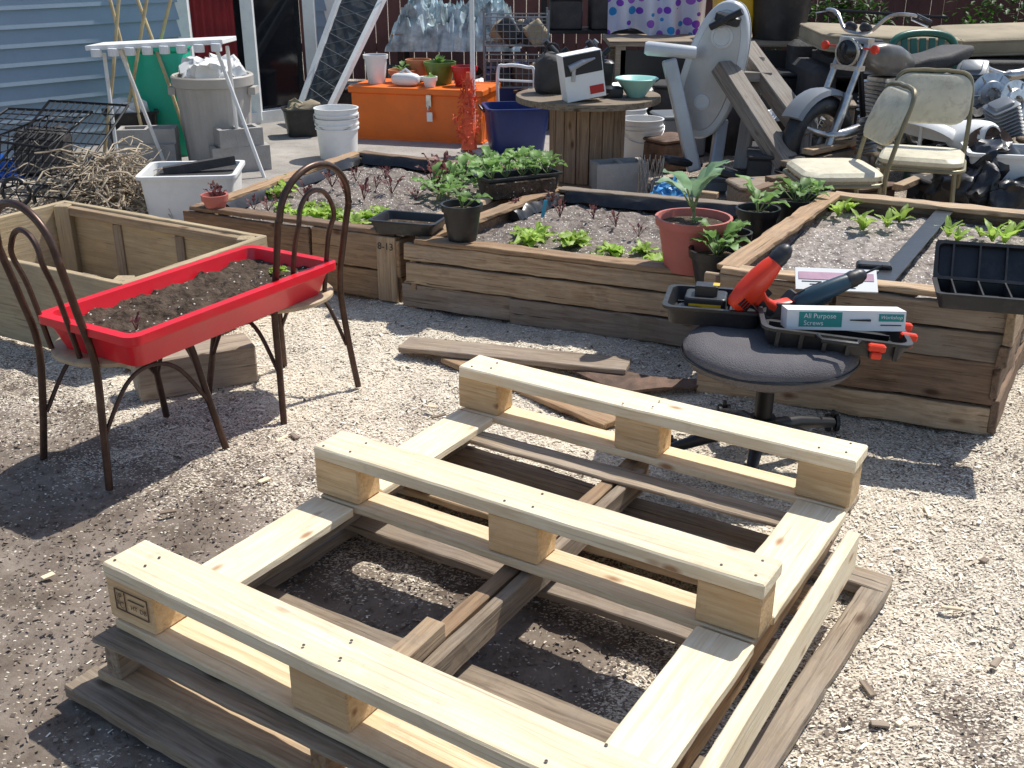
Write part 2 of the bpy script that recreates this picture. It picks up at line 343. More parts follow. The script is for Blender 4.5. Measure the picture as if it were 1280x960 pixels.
def text(s,size,mat,parent,loc,R,name='printed_lettering',shear=0):
    cu=bpy.data.curves.new('t','FONT'); cu.body=s; cu.size=size; cu.align_x='CENTER'; cu.align_y='CENTER'; cu.extrude=.0003; cu.shear=shear
    t=bpy.data.objects.new('t',cu); COL.objects.link(t); bpy.context.view_layer.update()
    me=bpy.data.meshes.new_from_object(t.evaluated_get(bpy.context.evaluated_depsgraph_get())); me.name=name
    bpy.data.objects.remove(t); me.materials.clear(); me.materials.append(mat)
    o=bpy.data.objects.new(name,me); COL.objects.link(o); m=R.to_4x4(); m.translation=Vector(loc)
    o.parent=parent; o.matrix_basis=m; o.matrix_parent_inverse=PM[parent.name].inverted() ; return o
# ------------------------------------------------------------ ground
def gh(x,y):
    return .022*noise.noise(Vector((x*1.7,y*1.7,3)))+.012*noise.noise(Vector((x*6,y*6,1)))+.008*noise.noise(Vector((x*17,y*17,5)))-.007
def chipm(x,y):
    s=.9*(x+.9)+1.05*(y-2.8)
    m=.34+.85*s
    m=max(-.25,min(.92 if y<5 else .3,m))
    m+=.42*noise.noise(Vector((x*1.7,y*1.7,9)))+.42*noise.noise(Vector((x*4.5,y*4.5,4)))+.26*noise.noise(Vector((x*13,y*13,7)))
    if x>.9: m-=.34*min(1,(x-.9)*1.5)*(1 if y<3.4 else .3)
    if x>.9 and y<2.3: m-=.4*(2.3-y)
    dx,dy=x+.1,y-2.05
    m-=.75*math.exp(-(dx*dx/.16+dy*dy/.12)); dx,dy=x-.35,y-2.55; m-=.45*math.exp(-(dx*dx/.1+dy*dy/.08))
    return max(.02,min(.97,m))
def axis(lo,hi,st,far):
    a=list(np.arange(lo,hi+1e-6,st)); k=st; l=[a[0]]; r=[a[-1]]
    while l[-1]>-far: k*=1.35; l.append(l[-1]-k)
    while r[-1]<far: k2=(r[-1]-hi)*.35+st; r.append(r[-1]+k2)
    return l[:0:-1]+a+r[1:]
xs=axis(-2.6,2.6,.022,150); ys=axis(.9,5.0,.022,150)
vs=[(x,y,gh(x,y) if abs(x)<6 and -2<y<12 else -.01) for y in ys for x in xs]; nx=len(xs)
fs=[(j*nx+i,j*nx+i+1,(j+1)*nx+i+1,(j+1)*nx+i) for j in range(len(ys)-1) for i in range(nx-1)]
me=bpy.data.meshes.new('ground'); me.from_pydata(vs,[],fs); me.polygons.foreach_set('use_smooth',[True]*len(fs))
at=me.attributes.new('chip','FLOAT','POINT'); at.data.foreach_set('value',[chipm(x,y) if abs(x)<8 and y<14 else .1 for (x,y,z) in vs])
gm,n,b=nt('ground_soil_and_chips'); L=n.links; N=n.nodes.new
tc=N('ShaderNodeTexCoord'); at=N('ShaderNodeAttribute'); at.attribute_name='chip'
nz=N('ShaderNodeTexNoise'); nz.inputs['Scale'].default_value=5; nz.inputs['Detail'].default_value=14; nz.inputs['Roughness'].default_value=.72; L.new(tc.outputs['Object'],nz.inputs['Vector'])
r=N('ShaderNodeValToRGB'); r.color_ramp.elements[0].position=.36; r.color_ramp.elements[1].position=.66
r.color_ramp.elements[0].color=(.125,.095,.072,1); r.color_ramp.elements[1].color=(.30,.245,.20,1); L.new(nz.outputs['Fac'],r.inputs['Fac'])
mp=N('ShaderNodeMapping'); mp.inputs['Scale'].default_value=(1,1.6,1); L.new(tc.outputs['Object'],mp.inputs['Vector'])
vo=N('ShaderNodeTexVoronoi'); vo.inputs['Scale'].default_value=190; L.new(mp.outputs[0],vo.inputs['Vector'])
sc=N('ShaderNodeSeparateColor'); L.new(vo.outputs['Color'],sc.inputs[0])
gt=N('ShaderNodeMath'); gt.operation='LESS_THAN'
L.new(sc.outputs[0],gt.inputs[0]); L.new(at.outputs['Fac'],gt.inputs[1])
rc=N('ShaderNodeValToRGB'); rc.color_ramp.elements[0].color=(.42,.34,.25,1); rc.color_ramp.elements[1].color=(.86,.79,.66,1); L.new(sc.outputs[1],rc.inputs['Fac'])
mx=N('ShaderNodeMixRGB'); L.new(gt.outputs[0],mx.inputs['Fac']); L.new(r.outputs[0],mx.inputs['Color1']); L.new(rc.outputs[0],mx.inputs['Color2'])
L.new(mx.outputs[0],b.inputs['Base Color']); b.inputs['Roughness'].default_value=.95; b.inputs['Specular IOR Level'].default_value=.15
n2=N('ShaderNodeTexNoise'); n2.inputs['Scale'].default_value=36; n2.inputs['Detail'].default_value=10; n2.inputs['Roughness'].default_value=.68; L.new(tc.outputs['Object'],n2.inputs['Vector'])
bp=N('ShaderNodeBump'); bp.inputs['Strength'].default_value=.75; bp.inputs['Distance'].default_value=.012; L.new(n2.outputs['Fac'],bp.inputs['Height']); L.new(bp.outputs['Normal'],b.inputs['Normal'])
me.materials.append(gm); g=bpy.data.objects.new('ground',me); COL.objects.link(g); g['kind']='structure'
def scatter(name,Nn,sel,sx,sy,c0,c1,zoff,pw=2.2,tilt=.3):
    P=[]
    while len(P)<Nn:
        d=rnd(0,1)**.8; y=1.1+4.6*d; x=rnd(-.62,.62)*(y+.6)
        if random.random()<sel(x,y): P.append((x,y,gh(x,y)))
    P=np.array(P); n_=len(P); a=np.random.rand(n_)*2*pi; q_=np.random.rand(n_)**pw; l=sx[0]+(sx[1]-sx[0])*q_; w=np.random.uniform(*sy,n_)
    t1=np.random.uniform(-tilt,tilt,n_); t2=np.random.uniform(-tilt*1.3,tilt*1.3,n_)
    ux=np.stack([np.cos(a)*np.cos(t1),np.sin(a)*np.cos(t1),np.sin(t1)],1); uy=np.stack([-np.sin(a)*np.cos(t2),np.cos(a)*np.cos(t2),np.sin(t2)],1)
    c=P+np.array([0,0,1])*(zoff+np.random.rand(n_)*.003)[:,None]
    q=[c-ux*l[:,None]-uy*w[:,None]*.6,c+ux*l[:,None]-uy*w[:,None],c+ux*l[:,None]*.8+uy*w[:,None]*.7,c-ux*l[:,None]*.9+uy*w[:,None]]
    V=np.stack(q,1).reshape(-1,3); me=bpy.data.meshes.new(name); me.vertices.add(n_*4); me.vertices.foreach_set('co',V.ravel())
    me.loops.add(n_*4); me.loops.foreach_set('vertex_index',np.arange(n_*4)); me.polygons.add(n_); me.polygons.foreach_set('loop_start',np.arange(n_)*4)
    me.update(); at=me.attributes.new('tone','FLOAT','FACE'); at.data.foreach_set('value',np.random.rand(n_))
    m,n,b=nt(name+'_mat'); A=n.nodes.new('ShaderNodeAttribute'); A.attribute_name='tone'; r=n.nodes.new('ShaderNodeValToRGB')
    r.color_ramp.elements[0].color=(*c0,1); r.color_ramp.elements[1].color=(*c1,1); n.links.new(A.outputs['Fac'],r.inputs['Fac']); n.links.new(r.outputs[0],b.inputs['Base Color']); b.inputs['Roughness'].default_value=.85
    me.materials.append(m); o=bpy.data.objects.new(name,me); COL.objects.link(o); o['kind']='stuff'; return o
scatter('wood_chips',95000,lambda x,y:chipm(x,y)**1.6+.012,(.0018,.0085),(.001,.0032),(.44,.36,.26),(.93,.87,.74),.002,2.4,.2)
scatter('wood_shavings',2500,lambda x,y:chipm(x,y)**2.0,(.006,.017),(.003,.006),(.55,.47,.35),(.95,.90,.78),.004,2.2,.15)
scatter('soil_crumbs',24000,lambda x,y:max(.12,1-chipm(x,y)),(.002,.008),(.002,.007),(.09,.066,.05),(.3,.24,.19),.003,2.5,.6)
mb=MB(); mb.v=[(-4.6,6.9,.02),(.9,6.9,.02),(.9,12.3,.02),(-4.6,12.3,.02),(-4.6,6.9,-.05),(.9,6.9,-.05)]; mb.f=[(0,1,2,3),(4,5,1,0)]; mb.m=[0,0]
o=solo(mb,'patio','','',patio_m,kind='structure')

# ------------------------------------------------------------ pallets
PO=G(128,702,.33); ang=radians(-32.2)
T=thing('wooden_pallet','pale new wooden block pallet lying upside down on a weathered pallet','pallet',(PO.x,PO.y,0),rz=ang)
WL=1.21
for yy in(0,.655,1.31):
    sk_=.034 if yy==0 else 0; we=WL+(.035 if yy==0 else 0)
    board(T,'runner_board',(0,yy+.055,.312),(we,yy+.055-sk_,.312),.115,.036,pine,local=True,bev=.004,warp=rnd(-.004,.004),wav=.0009)
    board(T,'base_board',(0.01,yy+.05,.178),(we-.01,yy+.05-sk_,.178),.10,.022,pine3,local=True,wav=.0016)
    for xx in(.065,.60,we-.075):
        board(T,'block',(xx-.07+rnd(-.004,.004),yy+.052-sk_*xx/WL,.2415),(xx+.07,yy+.052-sk_*xx/WL,.2415),.092,.103,pine2,local=True,bev=.004)
for xx in(.065,WL-.07):
    for a,b in((.108 if xx<.5 else .076,.648),(.763,1.303)):
        board(T,'cross_board',(xx,a,.176),(xx,b,.176),.13,.024,pine,local=True,wav=.001)
nm=MB().lathe((0,0,0),[(.0032,0),(.0032,.001),(.001,.0012)],8).mesh('nail_head',[M('nail_dark',(.14,.11,.09),.5,.5)])
for yy in(0,.655,1.31):
    for xx in(.065,.60,WL-.075):
        for dx,dy in((-.035,.02),(.03,.085),(.035,.03)):
            o=bpy.data.objects.new('nail_head',nm); COL.objects.link(o); o.parent=T; o.location=(xx+dx+rnd(-.012,.012),yy+dy+rnd(-.01,.01)-(.02*xx if yy==0 else 0),.3306)
Mt=PM[T.name]; Rf=(Mt.to_3x3()@Matrix(((1,0,0),(0,0,-1),(0,1,0))))
for s_,sz,lx,lz in(('IP',.022,.036,.256),('PC',.022,.036,.236),('HT',.016,.080,.240),('DB',.016,.108,.240)):
    text(s_,sz,stamp_ink,T,Mt@Vector((lx,.0005,lz)),Rf,'stamp_lettering')
mb=MB()
for z0 in(.222,.272): mb.box((.072,.0015,z0),(.10,.0025,.0013))
for x0 in(.022,.052,.122): mb.box((x0,.0015,.247),(.0013,.0025,.05))
mb.box((.087,.0015,.256),(.05,.0025,.0013)); part(mb,'stamp_frame',T,stamp_ink,local=True)
T2=thing('wooden_pallet','grey weathered stringer pallet lying on soil beneath the new pallet','pallet',(PO.x,PO.y,0),rz=ang+radians(.8))
for xx in(.02,.60,1.17):
    board(T2,'stringer',(xx,-.03,.107),(xx,1.41,.107),.042,.092,bedB if xx>.5 else grey_wood,local=True,jag=.006,wav=.0025)
for yy,w in((-.0,.10),(1.39,.09),(1.21,.08)):
    board(T2,'deck_board',(-.015,yy,.159),(1.22,yy-(.02 if yy<.1 else 0),.159),w,.012,grey_wood,local=True,jag=.008,wav=.0025)
for yy,w in((.02,.11),(.36,.10),(.80,.11),(1.05,.12),(1.24,.11)):
    board(T2,'bottom_board',(-.03,yy,.048),(1.23,yy,.048),w,.024,random.choice([grey_wood,bedC,bedA]),local=True,jag=.012,wav=.003)
board(T2,'stringer_offcut',(.60,.20,.168),(.60,.36,.168),.05,.045,bedA,local=True,jag=.015)
board(T2,'stringer_brace',(.645,.12,.12),(.645,1.3,.12),.03,.07,grey_wood,local=True,jag=.012)
T3=thing('wooden_pallet','lowest dark weathered pallet lying flat on soil','pallet',(PO.x,PO.y,0),rz=ang-radians(2.2))
for xx in(-.045,1.262):
    board(T3,'side_board',(xx,-.06,.018),(xx,1.33,.018),.062,.032,grey_wood,local=True,jag=.02,wav=.003)
for yy in(-.05,1.32): board(T3,'end_board',(-.085,yy,.022),(1.29,yy,.022),.085,.03,grey_wood,local=True,jag=.02,wav=.003)
Rl=PM[T.name]
board(None,'loose_plank',Rl@Vector((1.268,-.25,.135)),Rl@Vector((1.258,1.17,.165)),.03,.10,pine,label='long pale plank standing on edge against the pallet stack',cat='plank',wav=.0005)
a,b=G(505,430,.03),G(785,458,.045)
board(None,'loose_plank',a,b,.12,.022,bedC,label='weathered plank lying on wood chips before the raised bed',cat='plank',jag=.01,up=(0.02,-.05,1),wav=.003)
board(None,'loose_plank',G(562,446,.008),G(768,530,.012),.10,.02,bedB,label='brown plank lying crosswise on the wood chips',cat='plank',jag=.01,wav=.003)
mb=MB(); ps=[G(*q,.02) for q in((700,458),(730,466),(760,462),(815,474),(885,478),(868,486),(830,488),(775,492))]
mb.rings([ps,[p+Vector((0,0,.008+rnd(-.003,.006))) for p in ps]],0,True,True); solo(mb,'rusty_plate','rusty torn sheet lying on the wood chips','scrap',rust)

# ------------------------------------------------------------ raised beds
def bed(name,label,c,h,nrow,mats,soil=None,cap=True,soilz=.05,th=.028,rough=True):
    c=[Vector((x,y,0)) for x,y in c]; ctr=sum(c,Vector())/4
    T=thing(name,label,'planter box',ctr,group='raised garden beds' )
    for i in range(4):
        a,b=c[i],c[(i+1)%4]; d=(b-a).normalized(); nr=Vector((d.y,-d.x,0)); Ls=(b-a).length
        hs=[rnd(.75,1.3) if rough else 1 for _ in range(nrow)]; sm=sum(hs); z=0
        if rough:
            mb=MB(); mb.bar(a-nr*.018+Vector((0,0,h*.48)),b-nr*.018+Vector((0,0,h*.48)),.004,h*.9); part(mb,'lining',T,bed_dark)
        for k in range(nrow):
            hh=h*hs[k]/sm
            segs=[(0,1)]
            if rough and Ls>.9 and random.random()<.5: q=rnd(.3,.7); segs=[(0,q-.003),(q+.004,1)]
            for u0,u1 in segs:
                off=rnd(-.006,.012) if rough else 0; t0=rnd(-.005,.005) if rough else 0; t1=rnd(-.005,.005) if rough else 0
                A=a+(b-a)*u0; B=a+(b-a)*u1
                if u0==0: A=A-d*(.012+rnd(0,.04)*rough)
                board(T,'side_plank',A+nr*off+Vector((0,0,z+hh/2+t0)),B+nr*off+Vector((0,0,z+hh/2+t1)),th*rnd(.7,1.1) if rough else th,hh-(rnd(.003,.010) if rough else .004),random.choice(mats),jag=.016 if rough else .002,wav=.0045 if rough else .0015)
            z+=hh
        if cap:
            board(T,'top_rail',a+Vector((0,0,h+.013+rnd(-.003,.003)))-nr*.02,b+Vector((0,0,h+.013))-nr*.02-d*.03,rnd(.065,.09),.02,random.choice(mats[:3]),jag=.018,wav=.004)
        board(T,'corner_post',a-nr*.05+d*.05,a-nr*.05+d*.05+Vector((0,0,h-.004)),.07,.07,mats[0])
    if soil:
        mb=MB(); n=44; V=[]
        ins=[p+(ctr-p).normalized()*.03 for p in c]
        for j in range(n+1):
            for i in range(n+1):
                u,v=i/n,j/n; p=(ins[0]*(1-u)+ins[1]*u)*(1-v)+(ins[3]*(1-u)+ins[2]*u)*v
                p.z=h-soilz+.018*noise.noise(p*5)+.018*noise.noise(p*14)+.012*noise.noise(p*31); V.append(p)
        mb.add(V,[(j*(n+1)+i,j*(n+1)+i+1,(j+1)*(n+1)+i+1,(j+1)*(n+1)+i) for j in range(n) for i in range(n)])
        part(mb,'soil',T,soil,smooth=True)
    return T,c
Bc,cc=bed('raised_bed','low raised bed of weathered pallet boards planted with lettuce',[(-.43,4.56),(.9,4.0),(1.35,5.12),(.22,5.6)],.30,3,BW,soil_b)
Bb,cb=bed('raised_bed','raised bed of brown boards crowded with leafy seedlings',[(-1.55,5.15),(-.5,4.66),(.24,5.98),(-.95,6.6)],.30,2,[bedB,bed_dark,bedA,bedB],soil_b)
Bd,cd=bed('raised_bed','tall raised bed with dry grey soil and lettuce seedlings',[(.724,3.62),(1.60,3.27),(2.25,4.38),(1.434,4.80)],.45,4,[bedA,bedB,bed_dark,bedC,bed_dark],soil_l)
Ba,ca=bed('raised_bed','empty raised bed box of brown weathered plywood',[(-2.56,4.46),(-1.45,3.83),(-1.07,4.5),(-2.17,5.15)],.35,1,[ply],None,cap=False,th=.03,rough=False)
board(Ba,'inner_rail',(ca[2]+ca[3])/2+(ca[2]-ca[3])*.46+Vector((-.02,-.03,.318)),(ca[2]+ca[3])/2-(ca[2]-ca[3])*.46+Vector((-.02,-.03,.318)),.04,.04,bedA)
for k in(.3,.62):
    m_=ca[3]+(ca[2]-ca[3])*k+Vector((-.012,-.022,0)); board(Ba,'inner_batten',m_+Vector((0,0,.01)),m_+Vector((0,0,.29)),.04,.02,bedC)
d=(cb[1]-cb[0]).normalized(); nrb=Vector((d.y,-d.x,0))
board(Bb,'end_post',cb[1]-d*.05+nrb*.032+Vector((0,0,.005)),cb[1]-d*.05+nrb*.032+Vector((0,0,.305)),.10,.018,bedA,up=nrb)
Rt=Matrix((d,Vector((0,0,1)),nrb)).transposed()
text('8-13',.045,ink,Bb,cb[1]-d*.05+nrb*.0435+Vector((0,0,.26)),Rt,'stencil_lettering')
def liner(T,a,b,z,name='black_liner'):
    n=60; a,b=Vector(a),Vector(b); d=(b-a).normalized(); s=Vector((-d.y,d.x,0)); rs=[]; sd=rnd(0,50)
    for i in range(n+1):
        t=i/n; c=a+(b-a)*t; f=lambda k: noise.noise(Vector((t*9,k*3.1,sd)))
        c=c+s*.015*f(1); zz=z+.014*f(2)
        rs.append([c+s*(-.035+.012*f(3))+Vector((0,0,zz-.035)),c+s*(-.014+.008*f(4))+Vector((0,0,zz+.006*f(8))),c+s*(.008*f(5))+Vector((0,0,zz+.012+.01*f(7))),c+s*(.016+.008*f(6))+Vector((0,0,zz)),c+s*(.04+.02*f(7))+Vector((0,0,zz-.04))])
    mb=MB(); mb.rings(rs,0,True,True); part(mb,name,T,liner_m,smooth=True)
def L2(a,b,t): return a+(b-a)*t
liner(Bc,L2(cc[3],cc[2],.05)+Vector((0,-.07,0)),L2(cc[3],cc[2],.8)+Vector((0,-.07,0)),.305)
liner(Bc,L2(cc[0],cc[3],.55)+Vector((.08,0,0)),L2(cc[0],cc[3],.95)+Vector((.07,0,0)),.295)
liner(Bb,L2(cb[3],cb[2],.05)+Vector((0,-.07,0)),L2(cb[3],cb[2],.95)+Vector((0,-.07,0)),.305)
liner(Bb,L2(cb[0],cb[3],.1)+Vector((.06,0,0)),L2(cb[0],cb[3],.95)+Vector((.06,0,0)),.295)
mb=MB(); u0,u1=L2(cd[0],cd[1],.55)+Vector((.03,.06,.425)),L2(cd[3],cd[2],.5)+Vector((0,-.06,.425)); mb.bar(u0,u1,.045,.055); mb.bar(u0+Vector((.012,0,.028)),u1+Vector((.012,0,.028)),.07,.004); part(mb,'divider_strip',Bd,liner_m,bevel=.003)
# ------------------------------------------------------------ plants
def plant_mesh(kind):
    mb=MB()
    if kind=='lettuce':
        for i in range(13):
            a=i*2.4+rnd(-.3,.3); f=i/13
            mb.leaf((0,0,.0),a,1.3-.8*f+rnd(-.15,.15),rnd(.06,.10),rnd(.04,.06),1.4,.2,0)
    elif kind=='seedling':
        for i in range(6):
            a=i*2.4+rnd(-.3,.3); mb.leaf((0,0,0),a,rnd(.8,1.35),rnd(.07,.11),rnd(.022,.04),1.0,.12,0)
    elif kind=='kale':
        for i in range(7):
            a=i*2.4+rnd(-.3,.3); e=rnd(.7,1.35); L_=rnd(.04,.09); d=Vector((cos(a)*cos(e),sin(a)*cos(e),sin(e)))
            mb.tube([Vector((0,0,0)),d*L_],.0025,5,1); mb.leaf(d*L_,a,e-.2,rnd(.05,.085),rnd(.035,.055),1.2,.13,0)
    elif kind=='bigkale':
        mb.tube([(0,0,0),(.005,0,.06)],.005,6,1)
        for i in range(6):
            a=i*2.4+rnd(-.2,.2); e=rnd(.7,1.3); L_=rnd(.05,.10); d=Vector((cos(a)*cos(e),sin(a)*cos(e),sin(e)))
            mb.tube([Vector((0,0,.04)),Vector((0,0,.04))+d*L_],.0035,5,1); mb.leaf(Vector((0,0,.04))+d*L_,a,e-.2,rnd(.09,.13),rnd(.08,.10),1.0,.05,0,nl=8)
    elif kind=='purple':
        for i in range(6):
            a=i*2.4+rnd(-.3,.3); e=rnd(.9,1.4); L_=rnd(.03,.07); d=Vector((cos(a)*cos(e),sin(a)*cos(e),sin(e)))
            mb.tube([Vector((0,0,0)),d*L_],.002,5,1); mb.leaf(d*L_,a,e,rnd(.03,.055),rnd(.014,.026),.9,.25,0)
    return mb
PMESH={}
for k,m in(('lettuce',[lett,stem_m]),('seedling',[lett,stem_m]),('kale',[kale,stem_m]),('bigkale',[blueg,stem_m]),('purple',[purp,purp])):
    PMESH[k]=[plant_mesh(k).mesh(k+'_plant',m,True) for _ in range(4)]
PL={'lettuce':('lettuce_plant','bright green loose lettuce growing in dark soil','lettuce'),'seedling':('lettuce_seedling','upright yellow-green lettuce seedling in grey soil','seedling'),'kale':('kale_plant','leafy green kale start in a crowded bed','kale'),'bigkale':('brassica_plant','broad-leaved blue-green brassica growing in a pot','cabbage plant'),'purple':('purple_plant','small dark purple-leaved seedling in the raised bed','plant')}
def plant(kind,p,s=1,rz=None,label=None):
    nm,lb,ct=PL[kind]; o=bpy.data.objects.new(nm,random.choice(PMESH[kind])); COL.objects.link(o)
    o.location=p; o.scale=(s,s,s*rnd(.9,1.15)); o.rotation_euler=(rnd(-.15,.15),rnd(-.15,.15),rnd(0,6.28) if rz is None else rz)
    o['label']=label or lb; o['category']=ct; o['group']='garden '+ct+' starts'; return o
for px,py,s in((660,305,1.1),(675,298,.9),(655,296,.8),(712,307,1.15),(722,302,.8),(765,318,1.0),(748,325,.6),(803,318,.8),(822,338,1.2),(832,328,.9)): plant('lettuce',G(px,py,.255),s)
for px,py in((642,266),(700,272),(742,274),(770,284),(690,257),(798,296)): plant('purple',G(px,py,.258),rnd(.6,.9))
for px,py,s in((375,270,.8),(388,262,.7),(398,274,.95),(418,270,.8),(432,276,.8),(440,284,1.0),(462,277,.9),(475,270,.8),(352,264,.7),(408,262,.6)): plant('lettuce',G(px,py,.257),s)
for px,py in((335,264),(318,262),(430,242),(455,250),(470,236),(490,242),(445,227),(482,224),(385,252),(520,250),(350,256),(415,234)): plant('purple',G(px,py,.262),rnd(.7,1.1),label='small reddish-purple seedling in the raised bed')
for px,py in((330,240),(345,246),(356,240),(348,232)): plant('lettuce',G(px,py,.262),.9,label='tall green seedling in the raised bed')
for px,py,s in((540,240,1.2),(560,246,1.1),(580,222,1.2),(600,236,1.2),(615,218,1.3),(630,228,1.3),(645,216,1.3),(660,226,1.2),(672,212,1.2),(590,212,1.1),(565,230,1.0),(548,252,1.0),(615,238,1.1),(640,238,1.0),(604,224,1.0),(625,210,1.1),(655,206,1.1),(575,240,.9)): plant('kale',G(px,py,.265),s)
for px,py in((540,228),(548,238),(556,224)): plant('purple',G(px,py,.265),1.5,label='tall reddish leaved seedling in the raised bed')
for px,py,s in((1048,270,.9),(1060,264,.9),(1078,288,1.0),(1074,280,.8),(1108,284,.9),(1124,278,.9),(1185,296,.9),(1195,302,.8),(1240,302,.9),(1255,304,1.0),(1268,294,.9),(1225,296,.6)): plant('seedling',G(px,py,.412),s)
# ------------------------------------------------------------ pots
def pot(label,p,r,h,mat,group='plant pots',soil=True,lip=.01):
    T=thing('plant_pot',label,'plant pot',p,group=group); p=Vector(p)
    mb=MB(); mb.lathe(p,[(r*.72,0),(r*.95,h-.03),(r+lip*.3,h-.03),(r+lip*.6,h),(r-.004,h),(r*.9,h-.04),(r*.70,.02)],28,0,capa=True,capb=True); part(mb,'pot_body',T,mat,smooth=True)
    if soil:
        mb=MB(); mb.lathe(p,[(r*.92,h-.03),(r*.5,h-.022),(.002,h-.026)],20,0,capa=False,capb=True); part(mb,'soil',T,soil_m,smooth=True)
    return p+Vector((0,0,h-.03))
q=pot('large pink plastic pot holding a broad-leaved seedling',G(872,352,.31)+Vector((-.0,.18,0)),.145,.21,terra,lip=.012); plant('bigkale',q,1.15,rz=.6)
q=pot('black plastic nursery pot with green seedling',G(886,352,.31)+Vector((.02,.0,0)),.10,.13,black_pl); plant('kale',q,1.3); plant('kale',q+Vector((.02,.02,0)),1.2)
q=pot('black plastic nursery pot with green seedling',G(944,302,.31),.09,.15,black_pl); plant('kale',q,1.3)
q=pot('black plastic nursery pot with green seedling',G(990,290,.31),.105,.16,black_pl); plant('kale',q,1.2); plant('kale',q+Vector((.04,0,0)),1.0)
q=pot('black plastic nursery pot with green seedling',G(915,322,.31),.07,.11,black_pl); plant('kale',q,.9)
q=pot('black plastic nursery pot with green seedling',G(1018,268,.31)+Vector((0,.02,0)),.07,.12,black_pl); plant('kale',q,.8)
q=pot('square-shouldered black pot with a kale seedling',G(578,300,.32),.085,.16,black_pl); plant('kale',q,1.0); 
T=thing('seed_tray','black plastic seed tray resting on bed corner','tray',G(512,288,.322)); mb=MB()
mb.tub(G(512,288,.322),.30,.19,.06,.88,.006,.008,Matrix.Rotation(radians(-18),3,'Z'),0,.02); part(mb,'tray_body',T,black_pl,smooth=True)
mb=MB(); c0=G(512,288,.322); mb.slab(c0+Vector((0,0,.012)),.25,.15,.015,Matrix.Rotation(radians(-18),3,'Z'),0,.02); part(mb,'soil',T,soil_m)
T=thing('seed_tray','long black planter tray full of kale starts','tray',G(650,235,.31)); mb=MB()
mb.tub(G(648,243,.30),.42,.16,.11,.9,.006,.01,Matrix.Rotation(radians(28),3,'Z'),0,.02); part(mb,'tray_body',T,black_pl,smooth=True)
mb=MB(); mb.slab(G(648,243,.31),.38,.13,.08,Matrix.Rotation(radians(28),3,'Z'),0,.02); part(mb,'soil',T,soil_m)
for k in(-.15,-.07,.02,.1,.17): plant('kale',G(648,243,.30)+Vector((k*cos(radians(28)),k*sin(radians(28)),.09)),1.1)
mb=MB(); p=G(680,272,.26); mb.box(p+Vector((0,0,.045)),(.018,.002,.09),Euler((.2,.1,.3)).to_matrix()); solo(mb,'plant_label','bright blue plastic plant label stuck in soil','plant label',M('blue_tag',(.05,.4,.6),.4))

# ------------------------------------------------------------ bentwood style metal chairs
def bent_chair(label,bl,br,fl,fr,seatz=.395,top=.865,lean=.07):
    bl,br,fl,fr=[Vector((p[0],p[1],0)) for p in(bl,br,fl,fr)]
    ctr=(bl+br+fl+fr)/4; T=thing('metal_chair',label,'chair',ctr,group='bronze tube bentwood-style chairs')
    back=((bl+br)/2-(fl+fr)/2).normalized(); sd=(br-bl).normalized(); up=Vector((0,0,1))
    def at(foot,k,z): p=foot+(ctr-foot)*k; p.z=z; return p
    sl,sr=at(bl,.16,seatz),at(br,.16,seatz); w=(sr-sl).length/2; mid=(sl+sr)/2
    out=[bl+up*.0,at(bl,.10,seatz*.5),sl,mid-sd*(w*1.0)+back*lean*.4+up*(.16),mid-sd*(w*1.04)+back*lean*.8+up*(.30)]
    arc=[]
    zc=top-w*1.0-seatz
    for i in range(9):
        a=pi-pi*i/8; arc.append(mid+sd*(cos(a)*w*1.02)+up*(zc+sin(a)*w*.95)+back*(lean*(.85+.2*sin(a))))
    right=[mid+sd*(w*1.04)+back*lean*.8+up*(.30),mid+sd*w+back*lean*.4+up*.16,sr,at(br,.10,seatz*.5),br]
    mb=MB(); mb.tube(catm(out+arc[0:]+right,5),.0115,10); part(mb,'back_frame',T,brown_metal,smooth=True)
    inn=[mid-sd*w*.50+up*.0+back*(.0),mid-sd*w*.5+back*lean*.5+up*.2]
    for i in range(7):
        a=pi-pi*i/6; inn.append(mid+sd*(cos(a)*w*.52)+up*(zc-.03+sin(a)*w*.62)+back*lean*.9)
    inn+= [mid+sd*w*.5+back*lean*.5+up*.2,mid+sd*w*.50]
    mb=MB(); mb.tube(catm(inn,5),.0085,8); part(mb,'back_hoop',T,brown_metal,smooth=True)
    for f in(fl,fr):
        mb=MB(); mb.tube(catm([f,at(f,.13,seatz*.45),at(f,.24,seatz*.85),at(f,.30,seatz-.005)],5),.0115,10); part(mb,'leg',T,brown_metal,smooth=True)
    for a_,b_ in((bl,fl),(br,fr),(fl,fr)):
        pa,pb=at(a_,.12,seatz*.42),at(b_,.12,seatz*.42); m_=(pa+pb)/2; m_.z=seatz-.05
        mb=MB(); mb.tube(catm([pa,(pa+m_)/2+Vector((0,0,.05)),m_,(pb+m_)/2+Vector((0,0,.05)),pb],6),.007,8); part(mb,'arched_brace',T,brown_metal,smooth=True)
    S=.19
    mb=MB(); mb.lathe(Vector((ctr.x,ctr.y,seatz-.012))-back*-.01,[(S-.006,-.012),(S+.004,-.006),(S+.004,.004),(S-.004,.011),(S*.8,.013),(.002,.010)],36,0,capa=True,capb=True); part(mb,'seat',T,tan_seat,smooth=True)
    return T
bent_chair('bronze metal bentwood-style chair carrying one end of red planter',(-1.49,3.06),(-1.214,2.866),(-1.2,3.40),(-.928,3.138))
bent_chair('bronze metal bentwood-style chair with tan seat beneath red planter',(-.569,3.665),(-.779,3.335),(-.88,3.86),(-1.09,3.53))
tz=.396; rim=.50
c1,c2,c3,c4=[G(*q,rim) for q in((47,388),(165,434),(421,330),(312,307))]
ctr=(c1+c2+c3+c4)/4; ax=((c3+c4)/2-(c1+c2)/2).normalized(); ay=Vector((-ax.y,ax.x,0)); LL=((c3+c4)/2-(c1+c2)/2).length*1.01; WW=.41
